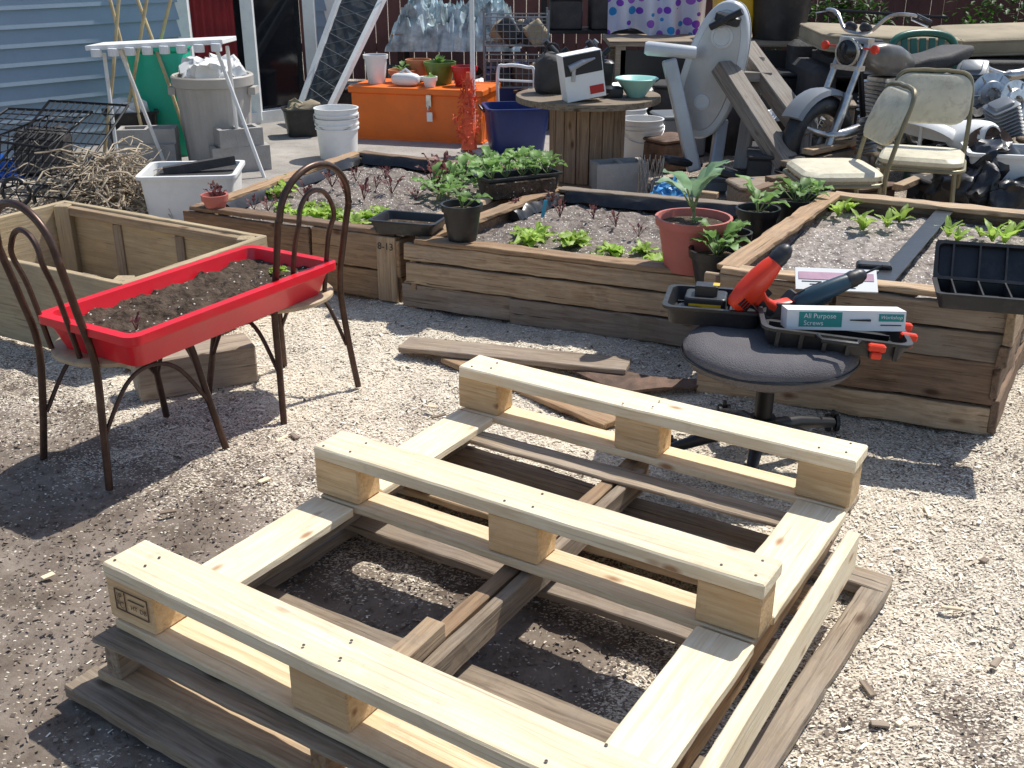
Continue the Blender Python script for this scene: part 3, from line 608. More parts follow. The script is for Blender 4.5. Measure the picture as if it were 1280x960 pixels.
R=Matrix((ax,ay,Vector((0,0,1)))).transposed(); c0=Vector((ctr.x,ctr.y,tz))
T=thing('planter_tray','long bright red plastic planter tray of soil spanning two chairs','planter',c0)
mb=MB()
rr=[mb.rr(LL*.90,WW*.80,0,.03,6),mb.rr(LL*.955,WW*.90,.068,.035,6),mb.rr(LL*.965,WW*.92,.073,.035,6),mb.rr(LL*.97,WW*.93,.104,.035,6),mb.rr(LL*1.0,WW*1.0,.104,.04,6),mb.rr(LL*1.0,WW*1.0,.086,.04,6),mb.rr(LL*1.012,WW*1.03,.086,.04,6),mb.rr(LL*1.012,WW*1.03,.111,.04,6),mb.rr(LL*.94,WW*.875,.111,.03,6),mb.rr(LL*.92,WW*.84,.06,.03,6),mb.rr(LL*.88,WW*.76,.01,.03,6)]
mb.rings([[c0+R@p for p in r_] for r_ in rr],0,True,True); part(mb,'tray_body',T,red_pl,smooth=True)
mb=MB(); V=[]; n=50
for j in range(n+1):
    for i in range(n+1):
        u,v=i/n-.5,j/n-.5; p=Vector((u*LL*.92,v*WW*.84,.072)); p.z+=.018*noise.noise(p*11)+.014*noise.noise(p*27)+.008*noise.noise(p*60); V.append(c0+R@p)
mb.add(V,[(j*(n+1)+i,j*(n+1)+i+1,(j+1)*(n+1)+i+1,(j+1)*(n+1)+i) for j in range(n) for i in range(n)]); part(mb,'soil',T,soil_m,smooth=True)
plant('lettuce',c0+R@Vector((LL*.36,-.04,.072)),.5,label='tiny green seedling in the red planter'); plant('purple',c0+R@Vector((-LL*.36,-.08,.07)),.5)
def cinder(label,p,rz=0,s=(.39,.19,.19)):
    T=thing('concrete_block',label,'concrete block',p,group='concrete blocks'); R=Matrix.Rotation(rz,3,'Z'); p=Vector(p); L_,W_,H_=s; t=.03
    mb=MB()
    for q,z in(((0,W_/2-t/2,H_/2),(L_,t,H_)),((0,-W_/2+t/2,H_/2),(L_,t,H_))): mb.box(p+R@Vector(q),z,R)
    for x in(-L_/2+t/2+.001,0,L_/2-t/2-.001): mb.box(p+R@Vector((x,0,H_/2)),(t,W_-2*t,H_-.002),R)
    part(mb,'block_shell',T,concrete); return T
board(None,'timber_block',G(175,492)+Vector((0,.0,.07)),G(310,468)+Vector((.02,0,.07)),.16,.15,bedC,label='thick weathered timber block lying beneath the red planter',cat='timber',jag=.01,bev=.006)
# ------------------------------------------------------------ office chair with tools
p=G(948,578); p.z=0
T=thing('office_chair','backless office chair with thick grey fabric seat holding tool cases','chair',p)
for i,(px,py) in enumerate(((905,516),(1040,528),(1046,560),(938,592),(838,560))):
    e=G(px,py,.07); hub=p+Vector((0,0,.12)); mb=MB(); mb.tube([hub,hub*.5+e*.5+Vector((0,0,.012)),e],[.03,.022,.016],10); part(mb,'base_arm',T,black_pl,smooth=True)
    e=G(px,py,.03); mb=MB()
    for s_ in(-.014,.014): mb.lathe(e+Vector((s_-.008,0,0)),[(.022,0),(.03,.002),(.03,.014),(.022,.016)],14,0,Matrix.Rotation(pi/2,3,'Y'),True,True)
    mb.tube([e+Vector((0,0,.0)),e+Vector((0,0,.045))],.007,6); part(mb,'caster_wheel',T,black_pl,smooth=True)
mb=MB(); mb.lathe(p,[(.04,.09),(.04,.16),(.028,.16),(.028,.28),(.018,.28),(.018,.33)],16,0,capb=True); part(mb,'gas_column',T,black_m,smooth=True)
sz=.325; sc0=p+Vector((0,0,sz)); mb=MB(); mb.box(p+Vector((0,0,.312)),(.2,.18,.024)); mb.tube([p+Vector((0,0,.305)),p+Vector((.22,-.03,.30))],.006,6); part(mb,'seat_plate',T,black_m)
mb=MB(); mb.lathe(sc0,[(.15,-.006),(.21,.0),(.247,.018),(.263,.042),(.262,.062),(.245,.082),(.20,.092),(.1,.094),(.002,.094)],48,0,capa=True,capb=True,sx=1.0,sy=.92); mb.crumple(.006,7); part(mb,'seat_cushion',T,seat_fab,smooth=True)
mb=MB(); mb.tube([sc0+Vector((cos(a*pi/24)*.264,sin(a*pi/24)*.264*.92,.045)) for a in range(48)],.004,6,closed=True); part(mb,'seat_piping',T,black_pl,smooth=True)
st=sz+.094
cA=G(893,395,st); RA=Matrix.Rotation(radians(-14),3,'Z')
T=thing('tool_case','large open black plastic drill case overhanging the seat','tool case',G(960,405,st))
mb=MB(); mb.tub(cA,.30,.22,.06,.92,.006,.009,RA,0,.03); mb.box(cA+RA@Vector((.05,0,.02)),(.006,.19,.035),RA); mb.box(cA+RA@Vector((-.05,.02,.02)),(.14,.006,.035),RA)
mb.ell(cA+RA@Vector((-.07,-.05,.03)),(.05,.035,.02),RA,0,12,6,.6); part(mb,'case_base',T,black_pl,smooth=True)
cB=G(1036,424,st-.005); RB=Matrix.Rotation(radians(-8),3,'Z')@Matrix.Rotation(radians(5),3,'Y')
mb=MB(); mb.tub(cB,.42,.24,.055,.93,.006,.009,RB,0,.035)
for k in range(6): mb.box(cB+RB@Vector((-.17+.068*k,-.124,.025)),(.012,.012,.045),RB)
mb.box(cB+RB@Vector((0,.03,.015)),(.36,.006,.02),RB); mb.tube([cB+RB@Vector((-.06,-.13,.05)),cB+RB@Vector((-.05,-.16,.05)),cB+RB@Vector((.05,-.16,.05)),cB+RB@Vector((.06,-.13,.05))],.008,8)
part(mb,'case_lid',T,black_pl,smooth=True)
for q in((.11,-.142,.03),(.222,-.02,.035),(.222,.06,.04)):
    mb=MB(); mb.slab(cB+RB@Vector(q),.05,.022,.022,RB,0,.006); mb.slab(cB+RB@Vector((q[0],q[1]-.01,q[2]-.02)),.03,.015,.02,RB,0,.004); part(mb,'latch',T,orange_pl)
c=cA+RA@Vector((-.03,-.01,.02)); T=thing('battery_charger','black and yellow battery charger inside drill case','charger',c)
mb=MB(); mb.slab(c,.13,.10,.055,RA,0,.012); mb.box(c+RA@Vector((.0,-.0,.07)),(.07,.05,.035),RA); part(mb,'charger_body',T,black_pl,bevel=.003)
mb=MB(); mb.box(c+RA@Vector((.0,-.051,.03)),(.1,.004,.012),RA); mb.box(c+RA@Vector((.03,.0,.088)),(.02,.03,.002),RA); part(mb,'label_stripe',T,yellow_pl)
def drill(label,c,R,bodymat,s=1.0):
    T=thing('cordless_drill',label,'drill',c); c=Vector(c); q=lambda x,y,z:c+R@(Vector((x,y,z))*s)
    secs=[(-.10,.030,.036,.0),(-.09,.044,.052,0),(-.05,.052,.064,0),(.0,.050,.062,0),(.035,.046,.052,0),(.055,.042,.042,0)]
    mb=MB(); rs=[]
    for x,w,h,z in secs: rs.append([q(x,v.x,v.y+z) for v in mb.rr(w,h,0,.018,5)])
    mb.rings(rs,0,True,True)
    rs=[]
    for z,x,w,l in((-.02,-.035,.036,.05),(-.06,-.042,.032,.040),(-.10,-.036,.034,.044),(-.13,-.022,.040,.075)): rs.append([q(x+v.x,v.y,z) for v in mb.rr(l,w,0,.012,4)])
    mb.rings(rs,0,True,True); part(mb,'drill_body',T,bodymat,smooth=True)
    mb=MB(); mb.lathe(q(.055,0,0),[(.022*s,0),(.024*s,.018*s),(.022*s,.022*s),(.022*s,.034*s),(.014*s,.05*s),(.006*s,.055*s)],18,0,R@Matrix.Rotation(pi/2,3,'Y'),True,True)
    mb.tube([q(.11,0,0),q(.16,0,0)],.003*s,6); part(mb,'chuck',T,black_pl,smooth=True)
    mb=MB()
    rs=[]
    for z,x,w,l in((-.045,-.045,.0365,.028),(-.08,-.05,.0365,.026),(-.115,-.045,.0385,.03)): rs.append([q(x+v.x,v.y,z) for v in mb.rr(l,w,0,.008,4)])
    mb.rings(rs,0,True,True)
    for k in range(4): mb.box(q(-.075,0,.014-.010*k),(.022*s,.0535*s,.004*s),R)
    part(mb,'rubber_grip',T,black_pl,smooth=True)
    mb=MB(); mb.slab(q(-.012,0,-.175),.105*s,.066*s,.045*s,R,0,.012,.005); part(mb,'battery',T,black_pl)
    mb=MB(); mb.box(q(-.012,0,-.048),(.014*s,.012*s,.03*s),R); part(mb,'trigger',T,black_pl)
Rd=Matrix.Rotation(radians(12),3,'Z')@Matrix.Rotation(radians(-48),3,'Y')@Matrix.Rotation(radians(14),3,'X')
drill('orange-red and black pistol-grip cordless drill standing in black case',D(950,348,3.16),Rd,orange_pl,1.2)
Rd2=Matrix.Rotation(radians(10),3,'Z')@Matrix.Rotation(radians(-22),3,'Y')@Matrix.Rotation(radians(62),3,'X')
drill('dark teal power drill lying across the open case',D(1036,362,3.2),Rd2,teal_dark,1.15)
Rd3=Matrix.Rotation(radians(-14),3,'Z')@Matrix.Rotation(radians(92),3,'X')
drill('navy power tool with black chuck lying on bed edge',D(1100,362,3.50),Rd3,teal_dark,1.15)
c0=G(1052,410,st+.04); RB2=Matrix.Rotation(radians(-3),3,'Z')@Matrix.Rotation(radians(-10),3,'X')
T=thing('screw_box','white and teal cardboard box of all purpose screws','box',c0)
mb=MB(); mb.box(c0+RB2@Vector((0,0,.03)),(.345,.09,.06),RB2); part(mb,'carton',T,paper,bevel=.001)
mb=MB(); mb.box(c0+RB2@Vector((-.075,-.0455,.032)),(.125,.002,.044),RB2); part(mb,'teal_panel',T,tealcard)
mb=MB(); mb.box(c0+RB2@Vector((.13,-.0455,.040)),(.072,.002,.022),RB2); part(mb,'logo_panel',T,tealcard)
Rtx=RB2@Matrix(((1,0,0),(0,0,-1),(0,1,0)))
text('All Purpose',.020,paper,T,c0+RB2@Vector((-.077,-.0475,.042)),Rtx); text('Screws',.020,paper,T,c0+RB2@Vector((-.095,-.0475,.021)),Rtx); text('Workshop',.0145,paper,T,c0+RB2@Vector((.13,-.0475,.041)),Rtx,shear=.3)
mb=MB(); mb.tube([c0+RB2@Vector((.01,-.049,.032)),c0+RB2@Vector((.07,-.049,.032))],[.0015,.0035],6); part(mb,'screw_picture',T,ink)
mb=MB(); mb.box(c0+RB2@Vector((.13,-.0465,.018)),(.06,.002,.003),RB2); part(mb,'small_print',T,ink)
c0=G(1045,350,.50); Rc=Matrix.Rotation(radians(-8),3,'Z')@Matrix.Rotation(radians(35),3,'X')
T=thing('card_pack','white and pink printed card pack lying behind drills','package',c0); mb=MB(); mb.box(c0,(.26,.09,.006),Rc); part(mb,'card',T,paper)
mb=MB(); mb.box(c0+Rc@Vector((0,.012,.004)),(.24,.03,.001),Rc); part(mb,'pink_panel',T,M('pink_card',(.6,.35,.45),.6))
mb=MB()
for k in range(3): mb.box(c0+Rc@Vector((-.02+.01*k,-.012-.011*k,.0036)),(.18-.03*k,.003,.001),Rc)
part(mb,'printed_lines',T,ink)
c0=G(1240,380,.48); T=thing('organiser_case','open black plastic organiser case on the bed corner','tool case',c0); R=Matrix.Rotation(radians(-16),3,'Z')
mb=MB(); mb.tub(c0,.34,.18,.05,.95,.006,.007,R,0,.015)
for k in range(4): mb.box(c0+R@Vector((-.12+.08*k,0,.027)),(.005,.16,.045),R)
part(mb,'case_base',T,black_pl,smooth=True)
R2=R@Matrix.Rotation(radians(55),3,'X'); c1=c0+R@Vector((0,.135,.085))
mb=MB(); mb.tub(c1,.34,.12,.028,.96,.005,.006,R2,0,.015)
for k in range(4): mb.box(c1+R2@Vector((-.12+.08*k,0,.015)),(.006,.11,.026),R2)
part(mb,'case_lid',T,black_pl,smooth=True)

# ------------------------------------------------------------ house
wa,wb=Vector((-5.6,6.0,0)),Vector((-1.62,10.1,0)); wd=(wb-wa).normalized(); wn=Vector((wd.y,-wd.x,0)); WLn=(wb-wa).length
T=thing('house','blue-grey clapboard house with a white framed sliding glass door','house',(wa+wb)/2)
tA=WLn-1.5 ; tB=WLn-.2
mb=MB(); zz=.0; rh=.13
while zz<3.2:
    for t0,t1 in((0,tA),(tB,WLn)) if zz<2.15 else ((0,WLn),):
        a0=wa+wd*t0; a1=wa+wd*t1
        o0=wn*.030; o1=wn*.010
        vs=[a0+o0+Vector((0,0,zz)),a1+o0+Vector((0,0,zz)),a1+o1+Vector((0,0,zz+rh)),a0+o1+Vector((0,0,zz+rh)),a0-wn*.1+Vector((0,0,zz)),a1-wn*.1+Vector((0,0,zz)),a1-wn*.1+Vector((0,0,zz+rh)),a0-wn*.1+Vector((0,0,zz+rh))]
        mb.add(vs,[(0,1,2,3),(4,5,1,0),(1,5,6,2),(4,0,3,7),(3,2,6,7),(5,4,7,6)])
    zz+=rh
part(mb,'wall',T,siding_m)
mb=MB()
for t in(tA+.04,4.85,tB-.04): mb.bar(wa+wd*t+wn*.02+Vector((0,0,.05)),wa+wd*t+wn*.02+Vector((0,0,2.1)),.10,.07)
mb.bar(wa+wd*tA+wn*.0+Vector((0,0,.07)),wa+wd*tB+Vector((0,0,.07)),.12,.10)
part(mb,'door_frame',T,white_pt)
mb=MB(); mb.bar(wa+wd*(tA+.09)-wn*.06+Vector((0,0,1.1)),wa+wd*(tB-.09)-wn*.06+Vector((0,0,1.1)),.01,2.0); part(mb,'door_glass',T,glass_m)
mb=MB(); rs=[]
for k in range(30):
    t=tA+.12+.42*k/29; a=wa+wd*t-wn*(.03+.012*sin(k*1.3)); rs.append([a+Vector((0,0,.45)),a+Vector((0,0,2.1)),a-wn*.004+Vector((0,0,2.1)),a-wn*.004+Vector((0,0,.45))])
mb.rings(rs); part(mb,'red_curtain',T,M('red_cloth',(.22,.012,.015),.8))
mb=MB(); mb.bar(wb+Vector((0,0,0)),wb+Vector((0,0,3.2)),.12,.12); part(mb,'corner_trim',T,white_pt)
# ------------------------------------------------------------ fence
T=thing('board_fence','dark reddish-brown vertical board fence behind the yard','fence',(2,12.6,0))
mb=MB(); x=-3.2
while x<8.5: 
    w=.14; mb.box((x+w/2,12.6+rnd(-.008,.008),.98+rnd(-.01,.01)),(w-.008,.02,1.95)); x+=w
part(mb,'boards',T,M('fence_paint',(.12,.045,.038),.8,0,.4,3,.1))
for z in(.35,1.6): mb=MB(); mb.box((2.6,12.65,z),(11.8,.04,.09)); part(mb,'rail',T,fence_m)
def bush(label,c,r,n=900,mat=dgreen):
    c=Vector(c); mb=MB()
    for i in range(7): mb.tube([c,c+Vector((rnd(-.6,.6)*r[0],rnd(-.6,.6)*r[1],r[2]*1.4))],[.015,.004],5,1)
    for i in range(n):
        a=rnd(0,6.28); ph=rnd(-1,1.57); k=rnd(.5,1)**.5*(1+.25*noise.noise(Vector((cos(a)*2,sin(a)*2,ph*2))))
        q=c+Vector((r[0]*k*cos(a)*cos(ph),r[1]*k*sin(a)*cos(ph),r[2]*(1+k*sin(ph))))
        mb.leaf(q,rnd(0,6.28),rnd(-.6,1),rnd(.06,.11),rnd(.03,.05),.5,0,0,nl=2)
    solo(mb,'shrub',label,'shrub',[mat,fence_m],origin=tuple(c))
bush('dense green leafy shrub growing by the fence',(5.4,11.6,0),(.9,.6,.6),1500)
bush('dark green shrub growing at the fence foot',(3.5,12.0,0),(.8,.4,.45),900)

# ------------------------------------------------------------ left yard clutter
p=G(277,207); T=thing('trash_can','ribbed grey plastic trash can overflowing with white bag','trash can',p)
mb=MB(); r=.265; rs=[]
for rr_,z_ in((r*.8,0),(r*.83,.05),(r*.96,.56),(r*1.05,.57),(r*1.06,.63),(r*1.02,.64),(r*.95,.635),(r*.90,.56),(r*.76,.02)):
    ring=[]
    for k in range(96):
        a=2*pi*k/96; rb=(1+.012*(1 if (k//3)%2 else -1)) if .04<z_<.565 and rr_>r*.82 and z_!=.02 else 1
        ring.append(p+Vector((rr_*rb*cos(a),rr_*rb*sin(a),z_)))
    rs.append(ring)
mb.rings(rs,0,True,True)
for s_ in(-1,1): mb.box(p+Vector((s_*r*1.05,0,.53)),(.05,.12,.05))
part(mb,'can_body',T,grey_can,smooth=False)
mb=MB(); mb.ell(p+Vector((-.0,-.0,.65)),(.22,.20,.10),None,0,48,22,.9); mb.crumple(.06,9); mb.crumple(.02,30); part(mb,'plastic_bag',T,white_pl,smooth=True)
p=D(212,178,8.15); p.z=0; T=thing('recycling_bin','bright green upright plastic bin behind trash can','bin',p); Rg=Matrix.Rotation(.1,3,'Z'); mb=MB(); mb.slab(p,.40,.36,.76,Rg,0,.04,.01); part(mb,'bin_body',T,green_bin,smooth=True)
mb=MB(); mb.slab(p+Vector((0,0,.762)),.44,.40,.05,Rg,0,.04,.012); part(mb,'lid',T,green_bin,smooth=True)
y0=7.3; T=thing('folding_table','narrow white plastic folding table standing over garden tools','table',Vector((D(205,190,y0).x,y0,0)))
a,b=D(118,58,y0),D(287,50,y0-.1); mb=MB(); dd=(b-a); n=8
mb.bar(a,b,.26,.03)
for i in range(n): 
    q=a+dd*((i+.5)/n); mb.lathe(q+Vector((0,-.13,-.035)),[(.035,-.02),(.035,.03)],10,0,capa=True,capb=True)
part(mb,'table_top',T,white_pt,bevel=.004)
for (qx,qy),(fx,fy,fy_) in(((130,66),(143,172,0)),((150,62),(205,178,.25)),((270,60),(330,208,-.05)),((284,58),(300,190,.25))):
    mb=MB(); t_=D(qx,qy,y0); f=D(fx,fy,y0+fy_); f.z=0
    mb.tube([t_,f],.013,8); part(mb,'leg',T,white_pt,smooth=True)
for i,(a,b,y) in enumerate((((135,-10),(183,172),7.7),((216,-12),(158,176),7.9),((172,0),(236,136),7.8),((150,-20),(120,150),7.6),((185,-10),(140,160),7.75))):
    t_=D(*a,y+.25); f=D(*b,y); f.z=0.02; mb=MB(); mb.tube([f,(f+t_)/2+Vector((.01,0,0)),t_],.013,8); solo(mb,'bamboo_pole','long tan wooden pole leaning with other garden tools','pole',bamboo,True,group='leaning garden poles')
p=G(70,246); p.z=0; T=thing('wire_cart','black folding wire cart leaning against the house wall','cart',p)
def wgrid(mb,a,b,c,d,nu,nv,r=.004):
    a,b,c,d=map(Vector,(a,b,c,d))
    for i in range(nu+1):
        t=i/nu; mb.tube([a+(b-a)*t,d+(c-d)*t],r,5)
    for j in range(nv+1):
        t=j/nv; mb.tube([a+(d-a)*t,b+(c-b)*t],r,5)
    mb.tube([a,b,c,d],r*2.2,6,closed=True)
mb=MB(); wgrid(mb,D(-30,240,6.2),D(80,248,6.1),D(160,132,6.9),D(62,126,7.0),12,9); part(mb,'wire_panel',T,black_m)
mb=MB(); wgrid(mb,D(-40,172,6.6),D(60,185,6.5),D(115,140,7.0),D(10,136,7.1),9,6); part(mb,'wire_shelf',T,black_m)
mb=MB(); wgrid(mb,D(-40,245,6.2),D(50,225,6.6),D(60,145,6.9),D(-40,185,6.5),10,6); part(mb,'wire_panel',T,black_m)
for px,py in((20,240),(60,250)):
    mb=MB(); q=D(px,py,6.25); q.z=max(q.z,.08); mb.tube([q+Vector((cos(a*pi/10)*.08,0.0,sin(a*pi/10)*.08)) for a in range(20)],.012,8,closed=True)
    for a in range(5): mb.tube([q,q+Vector((cos(a*1.257)*.08,0,sin(a*1.257)*.08))],.004,5)
    part(mb,'wheel',T,black_pl,smooth=True)
c=G(140,262); c.z=0; mb=MB()
for i in range(620):
    a=rnd(0,6.28); rr_=rnd(0,.40); q=c+Vector((cos(a)*rr_,sin(a)*rr_*.8,max(.01,.33*(1-(rr_/.45)**2))*rnd(.2,1.05)))
    e=rnd(0,6.28); l=rnd(.05,.13); pts=[q]
    for k in range(5):
        e+=rnd(-.8,.8); pts.append(pts[-1]+Vector((cos(e)*l*.6,sin(e)*l*.6,rnd(-.5,.42)*l)))
    for v in pts: v.z=max(.005,v.z)
    mb.tube(catm(pts,2),rnd(.0015,.006),4)
solo(mb,'dried_roots_and_twigs','','',twig,kind='stuff')
p=G(247,272); p.z=0; T=thing('storage_tub','white plastic tub filled with junk beside raised bed','tub',p); mb=MB(); mb.tub(p,.52,.42,.29,.9,.008,.018,Matrix.Rotation(.1,3,'Z'),0,.04); part(mb,'tub_body',T,white_pl,smooth=True)
mb=MB(); mb.slab(p+Vector((.02,.02,.20)),.46,.34,.07,Matrix.Rotation(.1,3,'Z'),0,.04,.02); mb.bar(p+Vector((-.15,-.05,.28)),p+Vector((.24,.06,.33)),.05,.05); part(mb,'contents',T,dark_fab,smooth=True)
cinder('grey concrete block standing beside the trash can',G(302,215),.4); cinder('grey concrete block stacked on another block',G(302,215)+Vector((0,0,.191)),.5,(.3,.19,.12))
cinder('grey concrete block behind the dried roots',G(190,212),.1); cinder('grey concrete block behind the dried roots',G(160,215)+Vector((0,.3,0)),-.1); cinder('grey concrete block stacked behind the dried roots',G(190,212)+Vector((.0,.02,.191)),.15,(.39,.19,.1))
q=pot('small terracotta pot with red-leaved seedlings on the bed edge',G(270,262,.31),.06,.075,terra); plant('purple',q,.9); plant('purple',q+Vector((.03,0,0)),.8)
def bucket(label,p,r=.15,h=.34,n=1,mat=white_pl):
    T=thing('bucket',label,'bucket',p,group='white plastic buckets'); p=Vector(p)
    for k in range(n):
        mb=MB(); z=k*.07; q=p+Vector((0,0,z)); mb.lathe(q,[(r*.86,0),(r*.97,h-.08),(r*1.03,h-.08),(r*1.03,h-.07),(r*.98,h-.07),(r*.98,h-.05),(r*1.04,h-.05),(r*1.04,h-.04),(r*1.0,h-.04),(r*1.0,h-.005),(r*1.05,h-.005),(r*1.05,h),(r*.97,h),(r*.84,.01)],32,0,capb=True); part(mb,'bucket_wall',T,mat,smooth=True)
    mb=MB(); mb.tube([p+Vector((cos(a)*r*1.06,-.01-sin(a)*r*.9,z+h-.05-sin(a)*.1)) for a in[pi*i/14 for i in range(15)]],.003,5); part(mb,'handle',T,chrome)
bucket('two nested white plastic buckets on concrete patio',G(424,200),.155,.31,2)
bucket('white plastic bucket beside cable spool table',G(800,206),.15,.33,1); bucket('white plastic bucket standing behind another bucket',G(786,196)+Vector((0,.2,0)),.14,.33)
f0,f1=G(440,176),G(603,184); d=(f1-f0); LW=d.length; d.normalize(); nn=Vector((-d.y,d.x,0)); R=Matrix((d,nn,Vector((0,0,1)))).transposed(); c0=(f0+f1)/2+nn*.26
T=thing('metal_chest','bright orange metal job-site chest with a closed lid','chest',c0)
mb=MB(); mb.box(c0+Vector((0,0,.20)),(LW-.02,.50,.36),R); mb.box(c0+R@Vector((0,0,.02)),(LW,.52,.03),R); part(mb,'chest_body',T,orange_pt,bevel=.008)
mb=MB(); mb.box(c0+Vector((0,0,.405)),(LW+.02,.54,.05),R); part(mb,'lid',T,orange_pt,bevel=.01)
mb=MB(); mb.box(c0+R@Vector((.12,-.275,.34)),(.04,.012,.09),R); mb.tube([c0+R@Vector((.12,-.285,.30)),c0+R@Vector((.12,-.29,.27))],.012,8); part(mb,'hasp',T,chrome)
mb=MB(); mb.box(c0+R@Vector((.13,-.292,.22)),(.045,.004,.07),R); part(mb,'paper_tag',T,paper)
zt=.431
def onbox(u,v): return c0+R@Vector((u*LW,v,zt))
q=pot('white plastic pot standing on orange chest',onbox(-.36,-.05),.095,.22,white_pl)
q=pot('terracotta bowl of seedlings on orange chest',onbox(-.19,.05),.11,.10,terra2); plant('kale',q,.9)
q=pot('terracotta pot stacked on orange chest',onbox(-.10,.16),.10,.17,terra2)
q=pot('green glazed pot with succulent on orange chest',onbox(.10,.05),.125,.17,pot_green)
mb=MB()
for i in range(9): mb.leaf(q,i*2.4,rnd(.8,1.4),rnd(.07,.1),.05,.4,.02,0,cup=.5)
solo(mb,'succulent_plant','fleshy green succulent growing in green pot','succulent',kale,True)
q=pot('dark red glazed pot on orange chest',onbox(.31,-.03),.10,.15,pot_red); 
q=pot('small white pot on orange chest',onbox(.09,-.17),.055,.08,white_pl); plant('kale',q,.5)
mb=MB(); mb.ell(onbox(-.10,-.15)+Vector((0,0,.05)),(.12,.055,.05),R,0,14,8,.7); mb.tube([onbox(-.10,-.15)+Vector((.1,0,.05)),onbox(-.10,-.15)+Vector((.15,0,.06))],.02,8); mb.tube([onbox(-.10,-.15)+Vector((-.05,0,.09)),onbox(-.1,-.15)+Vector((0,0,.13)),onbox(-.1,-.15)+Vector((.05,0,.09))],.01,6)
solo(mb,'plastic_jug','white plastic jug lying on orange chest','jug',white_pl,True)
p=G(645,190); p.z=.02; T=thing('storage_tub','navy blue plastic tub with rope handles','tub',p); mb=MB(); mb.tub(p,.46,.40,.33,.85,.008,.015,Matrix.Rotation(.15,3,'Z'),0,.07); part(mb,'tub_body',T,blue_pl,smooth=True)
for s_ in(-1,1):
    mb=MB(); mb.tube(catm([p+Vector((s_*.24,-.06,.29)),p+Vector((s_*.28,0,.33)),p+Vector((s_*.24,.06,.29))],5),.009,6); part(mb,'handle',T,black_pl)
p=D(592,180,8.1); p.z=0.02; mb=MB(); mb.tube([p,p+Vector((0,0,2.6))],.018,10); mb.box(p+Vector((0,0,.01)),(.12,.12,.02)); solo(mb,'canopy_pole','slim white canopy pole standing beside orange chest','pole',white_pt,True)
mb=MB()
for k in range(420):
    t=rnd(0,1); w=.02+.075*math.sin(pi*min(1,t*1.1))**.6*(1.2 if t>.5 else .6); a=rnd(0,6.28); q=p+Vector((-.035+w*cos(a)*.9,-.09+w*sin(a)*.7,.03+.52*(1-t)))
    mb.leaf(q,rnd(0,6.28),rnd(-1.4,1.2),rnd(.03,.06),rnd(.006,.018),rnd(-2,2),.2,0,nl=3)
mb.tube([p+Vector((-.03,-.09,.05)),p+Vector((-.03,-.09,.60))],[.06,.015],8); solo(mb,'mesh_netting','crumpled orange-red plastic netting hung on white pole','netting',red_mesh)
T=thing('leaning_screen','dark screen panel in white metal frame leaning on house','window screen',D(400,160,9.3)*1.0)
a,b,c,d=G(366,160,.03),G(398,166,.03),D(497,-40,9.9),D(440,-45,10.0)
mb=MB()
for u,v in((a,b),(b,c),(c,d),(d,a)): mb.bar(u,v,.045,.05,up=(-.5,-1,.2))
part(mb,'frame',T,white_pt)
mb=MB(); mb.add([a,b,c,d],[(0,1,2,3)]); part(mb,'mesh_panel',T,M('screen_dark',(.06,.065,.07),.6,0,.5,12))
mb=MB()
for k in range(1,12):
    t=k/12; mb.bar(a+(d-a)*t,b+(c-b)*min(1,t+.08),.004,.006,up=(-.5,-1,.2)); mb.bar(a+(d-a)*min(1,t+.08),b+(c-b)*t,.004,.006,up=(-.5,-1,.2))
part(mb,'lattice',T,machine_dk)
# ------------------------------------------------------------ spool table
p=G(732,228); p.z=0; T=thing('cable_spool_table','wooden cable spool on end used as a table','table',p)
spw=WOOD('spool_wood',(.35,.23,.14),(.16,.095,.055),weather=.4,grey=(.26,.21,.17))
def disc(name,z,r,h,mat):
    mb=MB(); mb.lathe(p,[(r,z),(r,z+h)],40,0,capa=True,capb=True); part(mb,name,T,mat,bevel=.004)
zt=.575
disc('spool_top',zt-.04,.47,.04,grey_wood); disc('spool_bottom',0,.30,.035,spw)
for k in range(18):
    a=2*pi*k/18; R=Matrix.Rotation(a,3,'Z'); q=p+R@Vector((.235,0,0)); board(T,'core_stave',q+Vector((0,0,.036)),q+Vector((0,0,.534)),.078,.022,spw,up=R@Vector((1,0,0)))
q=G(795,121,zt); T=thing('mixing_bowl','mint green plastic bowl on the spool table','bowl',q); mb=MB(); mb.lathe(q,[(.05,0),(.06,.01),(.13,.11),(.14,.115),(.135,.12),(.125,.115),(.05,.015)],32,0,capb=True); part(mb,'bowl_wall',T,mint,smooth=True)
q=G(730,126,zt); R=Matrix.Rotation(.22,3,'Z')@Matrix.Rotation(-.16,3,'Y'); q=q+Vector((0,0,.02))
T=thing('tool_carton','upright black and white printed tool carton on spool table','carton',q)
mb=MB(); mb.box(q+R@Vector((0,0,.14)),(.25,.14,.28),R); part(mb,'carton_body',T,paper,bevel=.002)
mb=MB(); mb.box(q+R@Vector((0,-.0715,.215)),(.24,.002,.12),R); part(mb,'black_panel',T,ink)
mb=MB(); mb.box(q+R@Vector((0.126,0,.14)),(.002,.13,.27),R); part(mb,'black_side',T,ink)
mb=MB(); mb.box(q+R@Vector((.07,-.0715,.05)),(.09,.002,.05),R); part(mb,'red_panel',T,pot_red)
mb=MB(); mb.tube([q+R@Vector((-.09,-.074,.20)),q+R@Vector((-.0,-.074,.225)),q+R@Vector((.08,-.074,.235))],[.022,.018,.006],8); mb.tube([q+R@Vector((-.06,-.074,.20)),q+R@Vector((-.075,-.074,.12))],[.014,.012],8); part(mb,'product_picture',T,alu)
